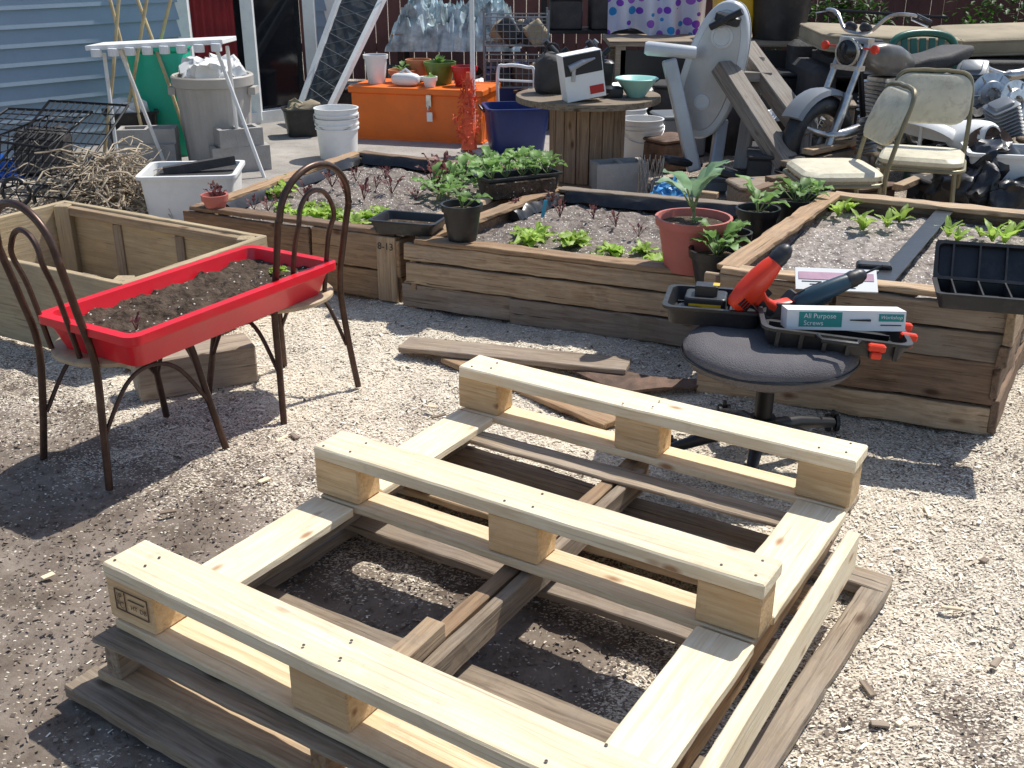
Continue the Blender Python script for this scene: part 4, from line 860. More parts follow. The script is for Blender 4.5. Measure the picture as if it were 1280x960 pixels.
for i,(dx,dy,dz,rx) in enumerate(((-.16,.1,.0,.1),(-.02,.12,.0,-.4),(.12,.10,0,.3))):
    c_=G(730,116,zt)+Vector((dx,dy,.10)); mb=MB(); mb.slab(c_-Vector((0,0,.10)),.13,.11,.20,Euler((0,rx*.3,0)).to_matrix(),0,.03,.015); mb.tube([c_+Vector((.0,0,.10)),c_+Vector((.10*(1 if rx<0 else -1),-.03,.22))],[.035,.02],10); mb.tube([c_+Vector((-.04,0,.09)),c_+Vector((.05,0,.17))],.02,8); solo(mb,'power_tool','black hand power tool standing among clutter on spool','power tool',(black_pl,machine_dk,black_pl)[i],True,group='hand power tools')
q=G(690,116,zt)
T=thing('tool_bag','soft black tool bag sitting on spool table','bag',q); mb=MB(); mb.ell(q+Vector((0,0,.12)),(.11,.09,.13),None,0,24,14,.45); mb.crumple(.025,14); part(mb,'bag_body',T,dark_fab,smooth=True)
mb=MB(); mb.tube(catm([q+Vector((-.06,0,.22)),q+Vector((-.03,0,.3)),q+Vector((.03,0,.3)),q+Vector((.06,0,.22))],5),.008,6); part(mb,'handle',T,black_pl)
q=G(762,122,zt); mb=MB(); mb.ell(q+Vector((0.02,.02,.03)),(.07,.06,.04),None,0,12,6,.6); mb.tube(catm([q+Vector((-.3,-.06,.012)),q+Vector((-.12,-.10,.012)),q+Vector((0,-.03,.03))],5),.006,6); solo(mb,'sander','dark hand sander with cord lying on spool table','power tool',black_pl,True)
cinder('grey concrete block in front of spool table',G(772,240),.2,(.34,.2,.2))
q=G(812,248); q.z=0; mb=MB()
for k in range(14):
    a=2*pi*k/14; mb.tube([q+Vector((cos(a)*.08,sin(a)*.08,0)),q+Vector((cos(a+.7)*.08,sin(a+.7)*.08,.26))],.002,4); mb.tube([q+Vector((cos(a)*.08,sin(a)*.08,0)),q+Vector((cos(a-.7)*.08,sin(a-.7)*.08,.26))],.002,4)
solo(mb,'wire_mesh_roll','small roll of wire mesh standing on soil','wire mesh',chrome)
for (px,py,cl,lb) in((838,262,(.10,.35,.65),'crumpled light blue plastic sheeting on ground'),(940,262,(.3,.42,.5),'crumpled pale grey plastic sheeting behind pots'),(5,225,(.02,.12,.5),'crumpled bright blue tarp beside wire cart')):
    mb=MB(); q=G(px,py); q.z=.0
    mb.ell(q+Vector((0,0,.07)),(.12,.08,.08),None,0,40,20,.8); mb.crumple(.07,12); mb.crumple(.03,30); mb.v=[(a_,b_,max(0,c_)) for a_,b_,c_ in mb.v]
    solo(mb,'plastic_sheet',lb,'plastic sheet',M('film',cl,.25,0,.3,10),False)
# ------------------------------------------------------------ exercise machine
y0=7.2; p=Vector((D(870,215,y0).x,y0,0)); T=thing('exercise_machine','pale grey exercise machine with tall flat oval housing on upright','exercise machine',p)
cm=D(892,88,y0); Rm=Matrix.Rotation(radians(-22),3,'Z')@Matrix.Rotation(radians(14),3,'Y')
def oval(mb,c,R,prof,mi=0,w=.19,h=.44,ex=.84):
    rs=[]; sg=lambda v,e: math.copysign(abs(v)**e,v)
    for x_,s_ in prof:
        rs.append([c+R@Vector((sg(cos(a),ex)*w*s_*(1.0-.10*sin(a)),x_,sg(sin(a),ex)*h*(s_-(s_-1)*.5))) for a in[2*pi*k/56 for k in range(56)]])
    mb.rings(rs,mi,True,True)
mb=MB(); oval(mb,cm,Rm,[(.062,.93),(.055,1),(-.045,1),(-.058,.95),(-.060,.93)]); part(mb,'flywheel_housing',T,machine_grey,smooth=True)
mb=MB(); oval(mb,cm,Rm,[(.028,1.015),(.016,1.015)]); part(mb,'rim_strip',T,machine_dk,smooth=True)
mb=MB(); oval(mb,cm+Rm@Vector((0,-.060,.0)),Rm,[(.0,.76),(-.008,.74),(-.009,.70)]); part(mb,'side_panel',T,alu,smooth=True,label='raised darker moulded side panel')
for zz_,r_ in((.22,.07),(-.20,.05)):
    mb=MB(); mb.lathe(cm+Rm@Vector((.0,-.066,zz_)),[(r_,0),(r_,.012),(r_*.8,.016),(r_*.75,.010),(.004,.010)],28,0,Rm@Matrix.Rotation(pi/2,3,'X'),True,True); part(mb,'hub_cap',T,machine_grey,smooth=True)
mb=MB(); a=D(806,60,y0-.1); b=D(870,66,y0-.12); mb.tube([a,a+(b-a)*.06,b],[.035,.045,.04],14); part(mb,'arm',T,machine_grey,smooth=True)
mb=MB(); mb.bar(D(836,74,y0-.1),D(868,214,y0-.2),.09,.10,up=(0,1,0)); part(mb,'upright',T,alu,bevel=.015); mb=MB(); mb.bar(D(902,150,y0+.05),D(890,236,y0-.2),.08,.08,up=(0,1,0)); part(mb,'upright',T,alu,bevel=.015)
mb=MB(); mb.slab(Vector((p.x+.05,y0-.3,0)),.8,.14,.09,Matrix.Rotation(.12,3,'Z'),0,.05,.02); part(mb,'floor_base',T,machine_dk,smooth=True)
mb=MB(); mb.slab(D(908,30,y0-.1),.16,.10,.06,Rm,0,.03,.01); mb.tube([D(888,34,y0-.1),D(928,14,y0-.2)],.022,8); part(mb,'console_grip',T,black_pl,smooth=True)
for q_ in(((850,205),.1),((905,222),-.1)):
    mb=MB(); q=D(*q_[0],y0-.25+q_[1]); mb.slab(Vector((q.x,q.y-.05,max(.12,q.z))),.28,.13,.05,Matrix.Rotation(q_[1]*4,3,'Z')@Matrix.Rotation(.2,3,'Y'),0,.04,.015); part(mb,'pedal',T,black_pl,smooth=True)
p=D(960,200,7.2); p.z=0; T=thing('wooden_sawhorse','heavy dark weathered timber trestle leaning beside exercise machine','sawhorse',p)
hw=WOOD('heavy_timber',(.33,.28,.23),(.13,.10,.08),weather=.6,grey=(.28,.26,.23),lo=.8,hi=1.1)
for a,ya,b,yb,w,h_ in [((928,58),7.4,(1012,172),6.8,.15,.10),((905,84),7.1,(985,208),6.6,.15,.10),((948,72),7.3,(925,215),6.9,.09,.07),((1006,160),6.85,(1000,246),6.5,.09,.07),((978,196),6.65,(968,250),6.5,.09,.07)]: board(T,'beam',D(*a,ya),Vector((D(*b,yb).x,yb,max(.02,D(*b,yb).z))),w,h_,hw,jag=.01,wav=.0012,bev=.005)
board(T,'cross_beam',D(915,95,7.15),D(960,95,7.2),.12,.06,hw)
T=thing('work_bench','dark wooden bench along fence carrying bins','bench',(2.2,9.6,0))
bz=.72; mb=MB(); mb.box((2.0,9.6,bz-.02),(2.4,.7,.04)); part(mb,'bench_top',T,grey_wood)
for x in(.9,3.1):
    for y in(9.3,9.9): mb=MB(); mb.box((x,y,.34),(.08,.08,.68)); part(mb,'leg',T,grey_wood)
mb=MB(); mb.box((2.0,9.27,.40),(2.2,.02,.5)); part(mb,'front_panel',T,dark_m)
q=D(972,50,9.5); q.z=bz; T=thing('plastic_bin','black round plastic bin on the bench','bin',q); mb=MB(); mb.lathe(q,[(.21,0),(.25,.33),(.27,.34),(.27,.36),(.24,.36),(.20,.02)],28,0,capb=True); part(mb,'bin_body',T,black_pl,smooth=True)
q=D(915,40,9.6); q.z=bz; T=thing('plastic_bin','yellow plastic bin on the bench','bin',q); mb=MB(); mb.tub(q,.34,.3,.38,.88,.008,.015,None,0,.05); part(mb,'bin_body',T,yellow_pl,smooth=True)
dm,n,b=nt('dotted_cloth'); L=n.links; N=n.nodes.new
tc=N('ShaderNodeTexCoord'); mp=N('ShaderNodeMapping'); mp.inputs['Scale'].default_value=(9,0.01,9); L.new(tc.outputs['Object'],mp.inputs['Vector'])
vo=N('ShaderNodeTexVoronoi'); vo.inputs['Scale'].default_value=1.3; vo.inputs['Randomness'].default_value=.6; L.new(mp.outputs[0],vo.inputs['Vector'])
lt=N('ShaderNodeMath'); lt.operation='LESS_THAN'; lt.inputs[1].default_value=.42; L.new(vo.outputs['Distance'],lt.inputs[0])
hs=N('ShaderNodeSeparateColor'); L.new(vo.outputs['Color'],hs.inputs[0]); rr_=N('ShaderNodeValToRGB'); rr_.color_ramp.interpolation='CONSTANT'
rr_.color_ramp.elements[0].color=(.22,.06,.5,1); rr_.color_ramp.elements[1].position=.7; rr_.color_ramp.elements[1].color=(.04,.3,.6,1); e=rr_.color_ramp.elements.new(.4); e.color=(.35,.12,.55,1); L.new(hs.outputs[0],rr_.inputs['Fac'])
mx=N('ShaderNodeMixRGB'); L.new(lt.outputs[0],mx.inputs['Fac']); mx.inputs['Color1'].default_value=(.7,.7,.78,1); L.new(rr_.outputs[0],mx.inputs['Color2']); L.new(mx.outputs[0],b.inputs['Base Color']); b.inputs['Roughness'].default_value=.8
xa,xb=D(760,20,9.9).x,D(882,20,9.9).x; zb=D(800,46,9.9).z
mb=MB(); V=[]; nu,nv=50,14
for j in range(nv+1):
    for i in range(nu+1):
        u=i/nu; v=j/nv; V.append((xa+(xb-xa)*u,9.9+.07*sin(u*26)*(1-v*.5)+.04*sin(u*9+v*4),zb+.07*sin(u*7)+(1.55-zb)*v))
mb.add(V,[(j*(nu+1)+i,j*(nu+1)+i+1,(j+1)*(nu+1)+i+1,(j+1)*(nu+1)+i) for j in range(nv) for i in range(nu)])
solo(mb,'dotted_cloth','white cloth with purple and blue dots hung on line','cloth',dm,True)
mb=MB(); mb.tube([(-1.5,9.9,1.56),(1,9.9,1.55),(4.5,9.9,1.6)],.004,5); solo(mb,'washing_line','thin rope line carrying the dotted cloth','rope',rope_m)
T=thing('garden_table','cluttered dark table covered with clear sheeting','table',(-.55,10.6,0)); x0,x1=D(488,40,10.6).x,D(650,40,10.6).x
mb=MB(); mb.box(((x0+x1)/2,10.6,.68),(x1-x0-.1,.8,.035)); part(mb,'table_top',T,grey_wood)
for x in(x0+.12,x1-.12):
    for y in(10.27,10.93): mb=MB(); mb.box((x,y,.331),(.05,.05,.66)); part(mb,'leg',T,black_m)
mb=MB(); V=[]; nu,nv=70,44
for j in range(nv+1):
    for i in range(nu+1):
        u=i/nu; v=j/nv; e=min(1,7*min(u,1-u))*min(1,6*min(v,1-v)); q=Vector((u*6,v*4,2)); 
        rd=1-abs(noise.noise(q*1.6)); rd2=1-abs(noise.noise(q*3.7+Vector((5,5,5))))
        z=.55+(.17+.20*rd**3+.10*rd2**3+.08*noise.noise(q*.7))*e**.5
        V.append((x0+(x1-x0)*u+.03*noise.noise(q*3),10.15+.9*v+.03*noise.noise(q*4),z))
mb.add(V,[(j*(nu+1)+i,j*(nu+1)+i+1,(j+1)*(nu+1)+i+1,(j+1)*(nu+1)+i) for j in range(nv) for i in range(nu)])
solo(mb,'plastic_tarp','crinkled translucent bluish sheet draped over table','tarp',tarp_m)
def sbox(x,y,z,w,d,h,m_,rz=0,kind=0,grp='boxes and tubs at the back of the yard'):
    R_=Matrix.Rotation(rz,3,'Z')
    if kind==0:
        T=thing('storage_box','closed storage box stacked at back of the yard','box',(x,y,z),group=grp); mb=MB(); mb.slab(Vector((x,y,z)),w,d,h,R_,0,.03,.012); part(mb,'box_body',T,m_,smooth=True)
        mb=MB(); mb.slab(Vector((x,y,z+h+.001)),w+.02,d+.02,.025,R_,0,.03,.008); part(mb,'lid',T,m_,smooth=True)
    elif kind==1:
        T=thing('open_tub','open plastic tub of junk at back of the yard','tub',(x,y,z),group=grp); mb=MB(); mb.tub(Vector((x,y,z)),w,d,h,.86,.01,.014,R_,0,.05); part(mb,'tub_body',T,m_,smooth=True)
        mb=MB(); mb.ell(Vector((x,y,z+h*.85)),(w*.4,d*.4,h*.3),R_,0,30,14,.5); mb.crumple(.05,12); part(mb,'contents',T,random.choice([dark_fab,tan_cush,rust,white_pl]),smooth=True)
    else:
        mb=MB(); mb.ell(Vector((x,y,z+h/2)),(w/2,d/2,h/2),R_,0,32,18,.35); mb.crumple(.025,6); mb.crumple(.012,20); mb.v=[(a_,b_,max(z,c_)) for a_,b_,c_ in mb.v]; solo(mb,'sack','slumped sack of garden material in the yard','sack',m_,True,group=grp)
sbox(-.95,10.4,.02,.4,.35,.35,dark_fab,.2); sbox(-.45,10.5,.02,.35,.3,.3,grey_can,-.2,1); sbox(-.05,10.3,.02,.4,.35,.38,blue_pl,.1)
sbox(-.9,9.9,.02,.35,.3,.25,black_pl,.4,1); sbox(-.3,9.55,.02,.3,.3,.3,terra2,.1,1); sbox(.35,9.9,.02,.45,.35,.42,black_pl,.1,1); sbox(.62,9.2,.02,.4,.35,.35,dark_fab,-.2,0); sbox(.2,9.25,.02,.3,.28,.3,rust,.3,1)
sbox(.95,8.9,0,.45,.35,.38,black_pl,.15,1); sbox(.85,8.5,0,.3,.25,.22,bedB,.5,0); sbox(1.35,8.8,0,.4,.35,.42,dark_fab,-.3,0); sbox(1.25,8.2,0,.35,.3,.28,machine_dk,.2,0); sbox(1.7,8.3,0,.5,.4,.45,dark_fab,.2,1)
sbox(1.9,7.9,0,.4,.3,.32,black_pl,.4,1); sbox(2.25,8.0,0,.45,.35,.4,bedC,-.2,0); sbox(2.1,8.9,0,.5,.4,.5,black_pl,0,0); sbox(1.1,7.65,0,.3,.25,.2,rust,.6,0); sbox(1.75,7.2,0,.35,.3,.22,dark_fab,.1,0)
sbox(-1.7,8.9,.02,.3,.25,.22,black_pl,.3,1); sbox(-1.35,9.4,.02,.35,.3,.3,dark_fab,.1,0)
sbox(1.80,6.45,0,.34,.28,.22,black_pl,.3,1); sbox(1.65,6.75,0,.34,.3,.26,dark_fab,-.2,0); sbox(2.05,6.25,0,.3,.26,.18,rust,.5,0); sbox(1.45,6.35,0,.28,.24,.16,bedC,.2,0)
sbox(2.55,6.2,0,.4,.3,.22,dark_fab,.2,0); sbox(2.85,6.5,0,.45,.35,.36,black_pl,.4,1); sbox(3.1,7.2,0,.5,.4,.45,dark_fab,.1,1); sbox(3.3,6.7,0,.5,.4,.38,bedC,.3,0)
sbox(-2.75,7.9,.02,.35,.3,.35,black_pl,.4,1); sbox(-3.2,7.4,.02,.35,.3,.3,dark_fab,.2,2)
c0=D(645,100,9.3); c0.z=.02; T=thing('wire_basket_stand','grey wire basket stand full of odds and ends','basket',c0)
mb=MB()
for z in(.35,.68):
    a=c0+Vector((-.26,-.2,z)); b=c0+Vector((.26,-.2,z)); c=c0+Vector((.26,-.2,z+.22)); d=c0+Vector((-.26,-.2,z+.22)); wgrid(mb,a,b,c,d,10,4,.003)
    k=Vector((0,.4,0)); wgrid(mb,a+k,b+k,c+k,d+k,10,4,.003); wgrid(mb,a,a+k,d+k,d,8,4,.003); wgrid(mb,b,b+k,c+k,c,8,4,.003); wgrid(mb,a,b,b+k,a+k,10,6,.003)
for sx in(-.26,.26):
    for sy in(-.2,.2): mb.tube([c0+Vector((sx,sy,0)),c0+Vector((sx,sy,.95))],.01,6)
part(mb,'wire_frame',T,machine_dk)
for i in range(14):
    mb=MB(); mb.ell(c0+Vector((rnd(-.2,.2),rnd(-.15,.15),.42+.35*(i%2))),(rnd(.06,.12),rnd(.05,.1),rnd(.05,.10)),Euler((rnd(0,3),rnd(0,3),0)).to_matrix(),0,14,8,.4); mb.crumple(.02,15)
    solo(mb,'odds_and_ends','dark oddment stored in the wire basket','household item',(dark_fab,tan_cush,rust,black_pl)[i%4],True,group='oddments in wire basket')
y=8.7; pts=[D(624,128,y),D(622,92,y),D(632,82,y),D(658,84,y),D(668,94,y),D(664,130,y)]; pts[0].z=.02; pts[-1].z=.02
mb=MB(); mb.tube(catm(pts,5),.013,8); mb.tube([D(622,100,y),D(667,102,y)],.01,6); solo(mb,'walking_frame','white bent-tube frame standing behind blue tub','metal frame',white_pt,True)
T=thing('shelf_unit','dark metal shelf with boxes along the fence','shelf',(.9,10.6,0))
mb=MB()
for z in(.25,.7): mb.box((.95,10.6,z),(1.3,.45,.03))
for x in(.3,1.6):
    for y in(10.38,10.82): mb.box((x,y,.55),(.04,.04,1.1))
part(mb,'shelf_frame',T,black_m)
for i,(x,w,h,m_) in enumerate(((.5,.3,.26,dark_fab),(.9,.35,.3,dark_fab),(1.3,.3,.22,tan_cush),(.6,.4,.2,dark_fab),(1.15,.4,.2,black_pl))): sbox(x,10.6,.716 if i<3 else .266,w,.35,h,m_,rnd(-.1,.1),0,'boxes on shelf')
# ------------------------------------------------------------ right yard
y=8.6; xl=D(1012,60,y).x; T=thing('old_sofa','old dark sofa with flat tan cushions piled on it','sofa',(xl+1.1,y,0))
mb=MB(); mb.slab(Vector((xl+1.1,y+.1,.05)),2.3,.85,.38,None,0,.06,.03); mb.slab(Vector((xl+1.1,y+.45,.4)),2.3,.22,.35,None,0,.06,.04)
for s_ in(-1,1): mb.slab(Vector((xl+1.1+s_*1.05,y+.05,.35)),.2,.8,.28,None,0,.07,.05)
part(mb,'sofa_body',T,dark_fab,smooth=True)
def cushion(T,c,w,d,h,R=None,mat=tan_cush):
    mb=MB(); prof=[(0,.93),(.12,.985),(.3,1),(.7,1),(.88,.985),(1,.93)]
    rs=[]
    for t,k in prof:
        ring=[]
        for v in mb.rr(w*k,d*k,(t-.5)*h,.07,5): ring.append(c+(R@v if R is not None else v))
        rs.append(ring)
    mb.rings(rs,0,True,True)
    for t in(.12,.88):
        mb.tube([c+(R@v if R is not None else v) for v in mb.rr(w*.995,d*.995,(t-.5)*h,.07,5)],.008,6,closed=True)
    part(mb,'cushion',T,mat,smooth=True)
cushion(T,Vector((xl+.50,y-.05,.80)),1.05,.70,.13,Euler((.05,.04,.05)).to_matrix()); cushion(T,Vector((xl+1.45,y+.05,.79)),.85,.7,.13,Euler((.08,-.04,-.08)).to_matrix()); cushion(T,Vector((xl+.6,y,.62)),1.0,.7,.16,None,dark_fab); cushion(T,Vector((xl+1.6,y-.1,.60)),.9,.7,.16,None,dark_fab)
mb=MB(); mb.tube([D(1030,12,8.3),D(1185,22,8.2)],.012,6); solo(mb,'metal_rod','thin dark rod lying across the sofa cushions','rod',black_m)
# dark green plastic garden chair
q=D(1176,100,7.55); c=Vector((q.x,7.55,0)); T=thing('garden_chair','dark green moulded plastic garden chair with wide curved back','chair',c,rz=radians(8))
def L_(x,y,z): return Vector((x,y,z))
mb=MB(); mb.slab(L_(0,0,.40),.48,.46,.03,None,0,.06,.01); part(mb,'seat',T,can_green,smooth=True,local=True)
arch=[L_(-.22,.20,.42),L_(-.25,.25,.60),L_(-.25,.29,.76),L_(-.19,.32,.87),L_(0,.335,.90),L_(.19,.32,.87),L_(.25,.29,.76),L_(.25,.25,.60),L_(.22,.20,.42)]
mb=MB(); mb.tube(catm(arch,5),.026,10); part(mb,'back_frame',T,can_green,smooth=True,local=True)
mb=MB()
for k in range(5):
    x_=-.14+.07*k; mb.bar(L_(x_*.8,.205,.43),L_(x_,.325,.865),.045,.012,up=(0,1,0))
part(mb,'back_slats',T,can_green,local=True)
for s_ in(-1,1):
    mb=MB(); mb.tube(catm([L_(s_*.25,.27,.66),L_(s_*.30,.12,.655),L_(s_*.30,-.10,.64),L_(s_*.28,-.22,.60),L_(s_*.27,-.24,.40),L_(s_*.29,-.27,0)],5),[.028]*26,10); part(mb,'armrest',T,can_green,smooth=True,local=True)
    mb=MB(); mb.tube([L_(s_*.22,.20,.42),L_(s_*.27,.29,0)],[.03,.022],10); part(mb,'leg',T,can_green,smooth=True,local=True)
def dinette(label,p,rz,s=1):
    T=thing('dinette_chair',label,'chair',p,group='cream vinyl dinette chairs',rz=rz)
    mb=MB(); mb.slab(Vector((0,0,.42)),.42,.40,.055,None,0,.08,.018); part(mb,'seat',T,cream,smooth=True,local=True)
    rs=[]; mb=MB()
    for x_,k in((-.012,.93),(-.004,1),(.012,1),(.02,.93)):
        pts=mb.rr(.40*k,.25*k,0,.08,5); rs.append([Vector((v.x,.235+x_+.12*(v.y/.3),.72+v.y)) for v in pts])
    mb.rings(rs,0,True,True); part(mb,'backrest',T,cream,smooth=True,local=True)
    for s_ in(-1,1):
        mb=MB(); mb.tube(catm([(s_*.19,.27,0),(s_*.2,.21,.25),(s_*.205,.19,.45),(s_*.205,.23,.65),(s_*.18,.285,.83),(s_*.08,.30,.86),(0,.30,.86)],5),.012,8); part(mb,'back_post',T,olive_m,smooth=True,local=True)
        mb=MB(); mb.tube([(s_*.17,-.15,.42),(s_*.20,-.20,0)],.012,8); part(mb,'leg',T,olive_m,smooth=True,local=True)
    mb=MB(); mb.tube(mb.rr(.43,.41,.415,.08),.011,8,closed=True); part(mb,'seat_frame',T,olive_m,smooth=True,local=True)
    return T
q=G(1042,213,.45); dinette('cream vinyl dinette chair seen side on with ripped seat',(q.x,q.y,0),radians(-88))
q=G(1152,198,.44); dinette('cream vinyl dinette chair with stained seat facing the beds',(q.x,q.y,0),radians(-22))
# motorcycle
y=7.25; xf=2.5-.7; T=thing('motorcycle','old chrome and black motorcycle parked among yard clutter','motorcycle',(xf+.7,y,0))
def wheel(x):
    mb=MB(); c=Vector((x,y,.31)); mb.tube([c+Vector((cos(a)*.25,0,sin(a)*.25)) for a in[2*pi*k/36 for k in range(36)]],.062,12,closed=True); part(mb,'tyre',T,black_pl,smooth=True)
    mb=MB(); mb.tube([c+Vector((cos(a)*.195,0,sin(a)*.195)) for a in[2*pi*k/28 for k in range(28)]],.018,6,closed=True); mb.lathe(c+Vector((0,.05,0)),[(.07,0),(.07,.1)],16,0,Matrix.Rotation(pi/2,3,'X'),True,True)
    for k in range(18): a=k*pi/9; mb.tube([c+Vector((cos(a+.5)*.045,.03*(-1)**k,sin(a+.5)*.045)),c+Vector((cos(a)*.195,0,sin(a)*.195))],.003,4)
    part(mb,'rim',T,chrome,smooth=True)
wheel(xf); wheel(xf+1.38)
mb=MB(); hd=Vector((xf+.27,y,.93))
for s_ in(-.09,.09): mb.tube([Vector((xf,y+s_,.31)),hd+Vector((0,s_,0))],.02,10); mb.tube([Vector((xf,y+s_,.31)),Vector((xf,y+s_,.31))*.5+(hd+Vector((0,s_,0)))*.5],.03,10)
mb.bar(hd+Vector((0,-.11,0)),hd+Vector((0,.11,0)),.06,.03); mb.bar(hd+Vector((-.06,-.11,-.16)),hd+Vector((-.06,.11,-.16)),.06,.03)
part(mb,'front_fork',T,chrome,smooth=True)
mb=MB()
for s_ in(-1,1): mb.tube(catm([hd+Vector((.02,0,.04)),hd+Vector((.0,s_*.10,.06)),hd+Vector((.03,s_*.20,.15)),hd+Vector((.08,s_*.32,.16)),hd+Vector((.18,s_*.36,.12))],6),.012,8)
part(mb,'handlebar',T,chrome,smooth=True)
for s_ in(-1,1):
    mb=MB(); mb.tube([hd+Vector((.10,s_*.33,.155)),hd+Vector((.20,s_*.365,.115))],.018,8); part(mb,'grip',T,black_pl,smooth=True)
    mb=MB(); mb.tube([hd+Vector((.07,s_*.32,.15)),hd+Vector((.02,s_*.36,.14)),hd+Vector((.1,s_*.42,.10))],.005,6); part(mb,'brake_lever',T,chrome,smooth=True)
    mb=MB(); mb.lathe(hd+Vector((-.01,s_*.055,.06)),[(.034,0),(.038,.008),(.038,.03),(.034,.036),(.004,.034)],20,0,Euler((0,.6,0)).to_matrix(),True,True); part(mb,'gauge',T,black_pl,smooth=True)
    mb=MB(); mb.tube([hd+Vector((-.05,s_*.10,-.04)),hd+Vector((-.06,s_*.19,-.04))],.006,6); mb.lathe(hd+Vector((-.06,s_*.19,-.04)),[(.01,.02),(.026,.01),(.028,-.01),(.02,-.02)],14,0,Matrix.Rotation(pi/2,3,'Y'),True,True); part(mb,'indicator',T,orange_pl,smooth=True)
mb=MB(); Rh=Matrix.Rotation(radians(-90),3,'Y'); mb.lathe(hd+Vector((-.06,0,-.07)),[(.02,-.08),(.055,-.065),(.078,-.02),(.085,.01),(.09,.012),(.09,.024),(.078,.026)],28,0,Rh,True,True); part(mb,'headlight',T,chrome,smooth=True)
mb=MB(); mb.lathe(hd+Vector((-.087,0,-.07)),[(.077,0),(.05,.012),(.002,.017)],28,0,Rh,True,True); part(mb,'headlight_lens',T,glass_m,smooth=True)
mb=MB(); rs=[]
for x_,w_,h_,z_ in((.30,.05,.05,.84),(.34,.17,.13,.83),(.45,.25,.20,.81),(.6,.26,.19,.79),(.75,.20,.14,.76),(.83,.10,.07,.74)): rs.append([Vector((xf+x_,y+v.x,z_+v.y)) for v in mb.rr(w_,h_,0,.06,4)])
mb.rings(rs,0,True,True); mb.lathe(Vector((xf+.48,y,.905)),[(.03,0),(.03,.015)],14,0,capb=True); part(mb,'fuel_tank',T,M('tank_paint',(.16,.15,.14),.3,.3,.3,9,.02,dirt=.5),smooth=True)
mb=MB(); rs=[]
for x_,w_,h_,z_ in((.80,.14,.05,.74),(.9,.22,.09,.75),(1.1,.25,.09,.76),(1.3,.24,.10,.79),(1.42,.16,.06,.81)): rs.append([Vector((xf+x_,y+v.x,z_+v.y)) for v in mb.rr(w_,h_,0,.03,4)])
mb.rings(rs,0,True,True); part(mb,'saddle',T,dark_fab,smooth=True)
mb=MB(); mb.tube([hd+Vector((.03,0,-.05)),Vector((xf+.45,y,.35)),Vector((xf+.95,y,.32)),Vector((xf+.95,y,.65)),hd+Vector((.05,0,-.04))],.02,8)
for s_ in(-.08,.08): mb.tube([Vector((xf+.9,y+s_,.4)),Vector((xf+1.38,y+s_,.31)),Vector((xf+1.2,y+s_,.7))],.014,8)
part(mb,'frame',T,black_m,smooth=True)
mb=MB() 
for k in range(8): mb.slab(Vector((xf+.60,y,.47+.026*k)),.24,.24,.010,None,0,.03,.002)
mb.slab(Vector((xf+.60,y,.46)),.17,.17,.23,None,0,.02); mb.slab(Vector((xf+.68,y,.26)),.40,.26,.20,None,0,.08,.03); mb.lathe(Vector((xf+.80,y-.14,.36)),[(.10,0),(.10,.03),(.08,.045),(.004,.047)],24,0,Matrix.Rotation(pi/2,3,'X'),True,True); mb.lathe(Vector((xf+.60,y-.14,.34)),[(.07,0),(.07,.03),(.05,.04),(.004,.042)],24,0,Matrix.Rotation(pi/2,3,'X'),True,True); part(mb,'engine',T,chrome,smooth=True)
mb=MB(); mb.tube(catm([Vector((xf+.48,y-.10,.55)),Vector((xf+.40,y-.15,.36)),Vector((xf+.55,y-.19,.22)),Vector((xf+.9,y-.2,.21)),Vector((xf+1.55,y-.2,.26))],6),[.022]*14+[.04]*11,10); part(mb,'exhaust_pipe',T,chrome,smooth=True)
def fender(x,a0,nm,mt,n_=13):
    mb=MB(); rs=[]
    for k in range(n_):
        a=a0+k*.17; c_=Vector((x,y,.31)); rs.append([c_+Vector((cos(a)*q_,w_,sin(a)*q_)) for q_,w_ in((.315,-.08),(.345,-.065),(.355,0),(.345,.065),(.315,.08),(.335,.0))])
    mb.rings(rs,0,True,True); part(mb,nm,T,mt,smooth=True)
fender(xf+1.38,.2,'rear_fender',white_pt); fender(xf,1.0,'front_fender',machine_dk,10)
T.rotation_euler=(0,0,radians(35))
